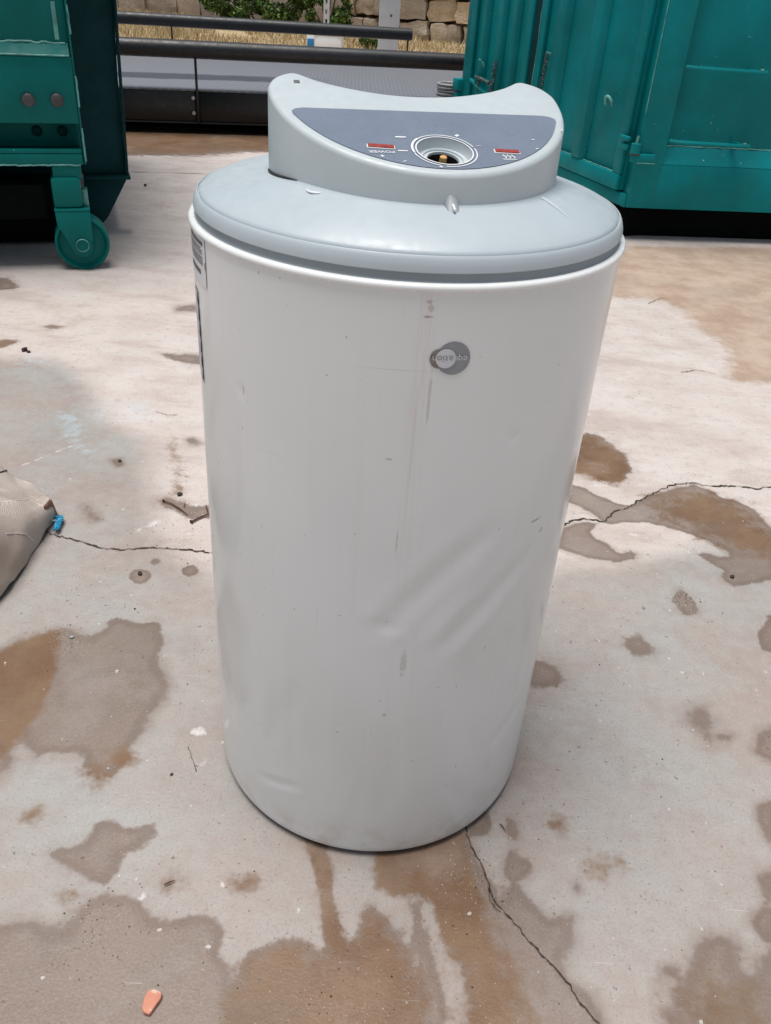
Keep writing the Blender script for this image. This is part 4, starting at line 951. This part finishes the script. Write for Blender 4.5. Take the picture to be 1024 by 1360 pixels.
# ------------------------------------------------------------------ SACK at the left
sk = empty('woven_sack', (-1.10, 1.40, 0)); tag(sk, 'bulky beige woven sack tied with blue string, lying on the concrete', 'sack')
foot = [(-.712, 1.515), (-.708, 1.44), (-.705, 1.33), (-.712, 1.22), (-.74, 1.10), (-.82, .98), (-1.10, .92), (-1.35, .95), (-1.50, 1.12), (-1.55, 1.32), (-1.50, 1.50), (-1.36, 1.62), (-1.16, 1.65), (-.98, 1.63), (-.85, 1.585), (-.755, 1.54)]
foot = catmull([(x+1.10, y-1.40) for x, y in foot], 6)
n = len(foot); V, Fc = [], []; levels = 22
for j in range(levels+1):
    t = j/levels
    for i, (x, y) in enumerate(foot):
        th = t*math.pi*.5
        prof = (math.cos(th))**.62 if t < 1 else 0
        bul = 1+.025*math.sin(t*math.pi)
        corner = math.exp(-((x-.39)**2+(y-.13)**2)/.010)           # pinched corner stays low
        z = .185*math.sin(th)**.9*(1-.50*corner)
        wr = .022*mnoise.noise(Vector((x*6, y*6, t*3)))+.014*mnoise.noise(Vector((x*15, y*15, t*5)))+.005*mnoise.noise(Vector((x*38, y*38, t*12)))
        s = prof*bul+wr*(1 if t < .95 else 0)
        V.append((x*s, y*s, max(0.002, z+wr*1.2)))
for j in range(levels):
    for i in range(n): Fc.append((j*n+i, j*n+(i+1) % n, (j+1)*n+(i+1) % n, (j+1)*n+i))
sackobj = meshobj('sack_cloth', V, Fc, M['sack'], sk, True)
from mathutils.bvhtree import BVHTree
bv = BVHTree.FromPolygons([Vector(v) for v in V], Fc)
def on_sack(px, py, lift=.0012):
    d = Vector(ray(px, py)).normalized(); o = Vector(CAM)-Vector((-1.10, 1.40, 0)); h = bv.ray_cast(o, d)
    return None if h[0] is None else h[0]-d*lift
def string(name, pts, r, mat, dash=False):
    P = []
    for (x0, y0), (x1, y1) in zip(pts[:-1], pts[1:]):
        for t in np.linspace(0, 1, 8, endpoint=False): P.append(on_sack(x0+(x1-x0)*t, y0+(y1-y0)*t))
    P = [p for p in P if p is not None]
    if len(P) < 3: return
    if dash:
        b = bmesh.new()
        for i in range(0, len(P)-1, 2): tubebm(b, [P[i], P[i+1]], r, 5)
        bmobj(name, b, mat, sk)
    else: tube(name, P, r, mat, sk, 5)
string('seam_thread', [(-15, 668), (2, 667), (20, 664), (38, 663), (50, 669), (58, 673)], .0009, M['sack_string'])
string('seam_thread', [(8, 709), (22, 708), (34, 709), (40, 714), (44, 718)], .0009, M['sack_string'])
string('edge_cord', [(-30, 631), (0, 627), (8, 625), (17, 622)], .0016, M['cord_dark'])
# flap and blue tie at the corner
f0 = [gp(x, y, z)-np.array([-1.10, 1.40, 0]) for x, y, z in ((60, 688, .02), (75, 684, .012), (66, 663, .055), (58, 672, .06))]
meshobj('corner_flap', [tuple(p) for p in f0]+[tuple(p+np.array([.002, .004, -.004])) for p in f0], [(0, 1, 2, 3), (4, 7, 6, 5), (0, 4, 5, 1), (1, 5, 6, 2), (2, 6, 7, 3), (3, 7, 4, 0)], M['sack_flap'], sk)
def loc(px, py, z): return tuple(gp(px, py, z)-np.array([-1.10, 1.40, 0]))
tie = empty('blue_tie', (0, 0, 0)); tie.parent = sk
rng = np.random.default_rng(5)
for k in range(7):
    P = []
    for t in np.linspace(0, 1, 14):
        P.append(loc(80+(-5*t)+3.4*math.sin(t*9+k*1.7)+rng.normal(0, .3), 686+16*t+2.2*math.cos(t*8+k), .006+.008*abs(math.sin(t*7+k))))
    tube('tie_strand', P, .0022, M['rope_blue'], tie, 6)
tube('tie_end', [loc(56, 692, .012), loc(64, 687, .014), (loc(72, 686, .012)), loc(80, 687, .010)], .0025, M['rope_blue'], tie, 6)
tube('tie_end', [loc(56, 700, .008), loc(66, 692, .012), loc(74, 691, .010)], .0016, M['sack_string'], tie, 6)

# ------------------------------------------------------------------ LITTER on the ground
def pebble(px, py, r, mat, label, cat='pebble', name='pebble', flat=.6, seed=0, group=None):
    p = gp(px, py); bm = bmesh.new(); r *= .78; bmesh.ops.create_icosphere(bm, subdivisions=2, radius=r)
    for v in bm.verts:
        v.co = v.co*(1+.45*mnoise.noise(v.co/r*1.1+Vector((seed*3.1, seed, 1)))); v.co.z *= flat; v.co.x *= 1.25
    zmin = min(v.co.z for v in bm.verts)
    for v in bm.verts: v.co.z -= zmin
    o = bmobj(name, bm, mat, None, True, 45); o.location = (p[0], p[1], 0); o.rotation_euler = (0, 0, seed*1.3); return tag(o, label, cat, group)
pebble(33, 466, .010, M['pebble_red'], 'dark red crumpled plastic scrap lying alone on pale concrete', 'scrap', 'plastic_scrap', .7, 1)
pebble(38, 468, .007, M['pebble_dark'], 'tiny black crumb touching the dark red scrap', 'scrap', 'plastic_scrap', .5, 9)
pebble(186, 763, .0058, M['pebble_dark'], 'dark pebble centred in a round damp ring', seed=2)
pebble(239, 658, .0062, M['pebble_dark'], 'dark round nut beside the rusty nails', 'nut', 'rusty_nut', .8, 3)
pebble(159, 613, .0050, M['pebble_dark'], 'dark crumb on a small damp spot above the floor crack', seed=4)
pebble(972, 767, .0055, M['pebble_dark'], 'black pebble in the damp tip of the brown stain', seed=5)
pebble(193, 247, .010, M['pebble_dark'], 'small black stone near the joint in the far concrete', seed=6)
pebble(179, 809, .0022, M['pebble_dark'], 'black speck above the large damp patch', 'pebble', seed=7)
pebble(228, 1029, .0028, M['pebble_dark'], 'black fleck on bare concrete left of the heater foot', seed=8)
pebble(95, 847, .0050, M['coil'], 'pale grey crumb at the top edge of the damp patch', seed=10)
def nail(pts, r, label, name='rusty_nail', head=True):
    e = empty(name, (0, 0, 0)); P = [gp(x, y, .0045) for x, y in pts]; b0 = np.array(P[0]); e.location = (b0[0], b0[1], 0); tag(e, label, 'nail')
    P = [tuple(np.array(p)-np.array([b0[0], b0[1], 0])) for p in P]
    tube('shank', P, [r]*(len(P)-1)+[r*.4], M['rust'], e, 7)
    if head:
        d = np.array(P[1])-np.array(P[0]); d /= np.linalg.norm(d); tube('head', [tuple(np.array(P[0])-d*.001), tuple(np.array(P[0])+d*.0015)], r*2.1, M['rust'], e, 10)
nail([(217, 665), (228, 669), (238, 675), (250, 684)], .0016, 'bent rusty nail lying beside the dark nut')
nail([(254, 693), (264, 688), (280, 681)], .0022, 'short rusty nail touching the heater side of the damp spot')
nail([(246, 667), (244, 674)], .0011, 'tiny rusty tack between the two nails', 'rusty_tack', False)
nail([(274, 672), (276, 681)], .0018, 'shiny bent tack end beside the short nail', 'rusty_tack', False)
nail([(218, 1175), (226, 1171), (232, 1169)], .0009, 'thin rusty wire snippet between the two lower damp patches', 'rusty_wire', False)
nail([(664, 1094), (668, 1098), (671, 1103)], .0009, 'short dark wire beside the crack at the heater foot', 'rusty_wire', False)
# terracotta shard
sp = [gp(x, y)[:2] for x, y in ((189, 1342), (192, 1328), (197, 1319), (206, 1317), (216, 1322), (214, 1330), (205, 1342), (199, 1351), (191, 1348))]
c0 = np.mean(sp, 0); o = prism('terracotta_shard', [tuple(p-c0) for p in sp], (0.0003, .007), M['shard'], None, bev=.0016); o.location = (c0[0], c0[1], 0)
tag(o, 'orange terracotta shard lying on the damp brown concrete', 'shard')
# uncountable grit
rng = np.random.default_rng(21); V, Fc = [], []
centres = [(125, 1228, .03), (92, 848, .02), (665, 575, 0.0), (910, 798, .02), (470, 1330, .05), (640, 1170, .03), (250, 690, .06), (700, 1000, .15), (330, 1200, .15), (800, 1200, .15), (540, 1280, .1), (120, 780, .12)]
cpts = [(gp(x, y)[:2], s) for x, y, s in centres if s]
for i in range(6500):
    if rng.random() < .35: c, s = cpts[rng.integers(len(cpts))]; x, y = c+rng.normal(0, s, 2)
    else:
        d = rng.uniform(.5, 4.5)**1; x, y = rng.uniform(-1, 1)*.62*d+.05, d
    if math.hypot(x-AX[0], y-AX[1]) < .25: continue
    r = abs(rng.normal(0, .0006))+.0005
    k = len(V); a = rng.uniform(0, 6.28)
    V += [(x+r*math.cos(a+j*2.094), y+r*math.sin(a+j*2.094)*rng.uniform(.6, 1.2), .0001) for j in range(3)]+[(x, y, r*1.1)]
    Fc += [(k, k+1, k+3), (k+1, k+2, k+3), (k+2, k, k+3)]
me = bpy.data.meshes.new('grit'); me.from_pydata(V, [], Fc); o = finish('grit', me, M['grit']); tag(o, 'fine grit and specks scattered over the concrete', 'grit', kind='stuff')
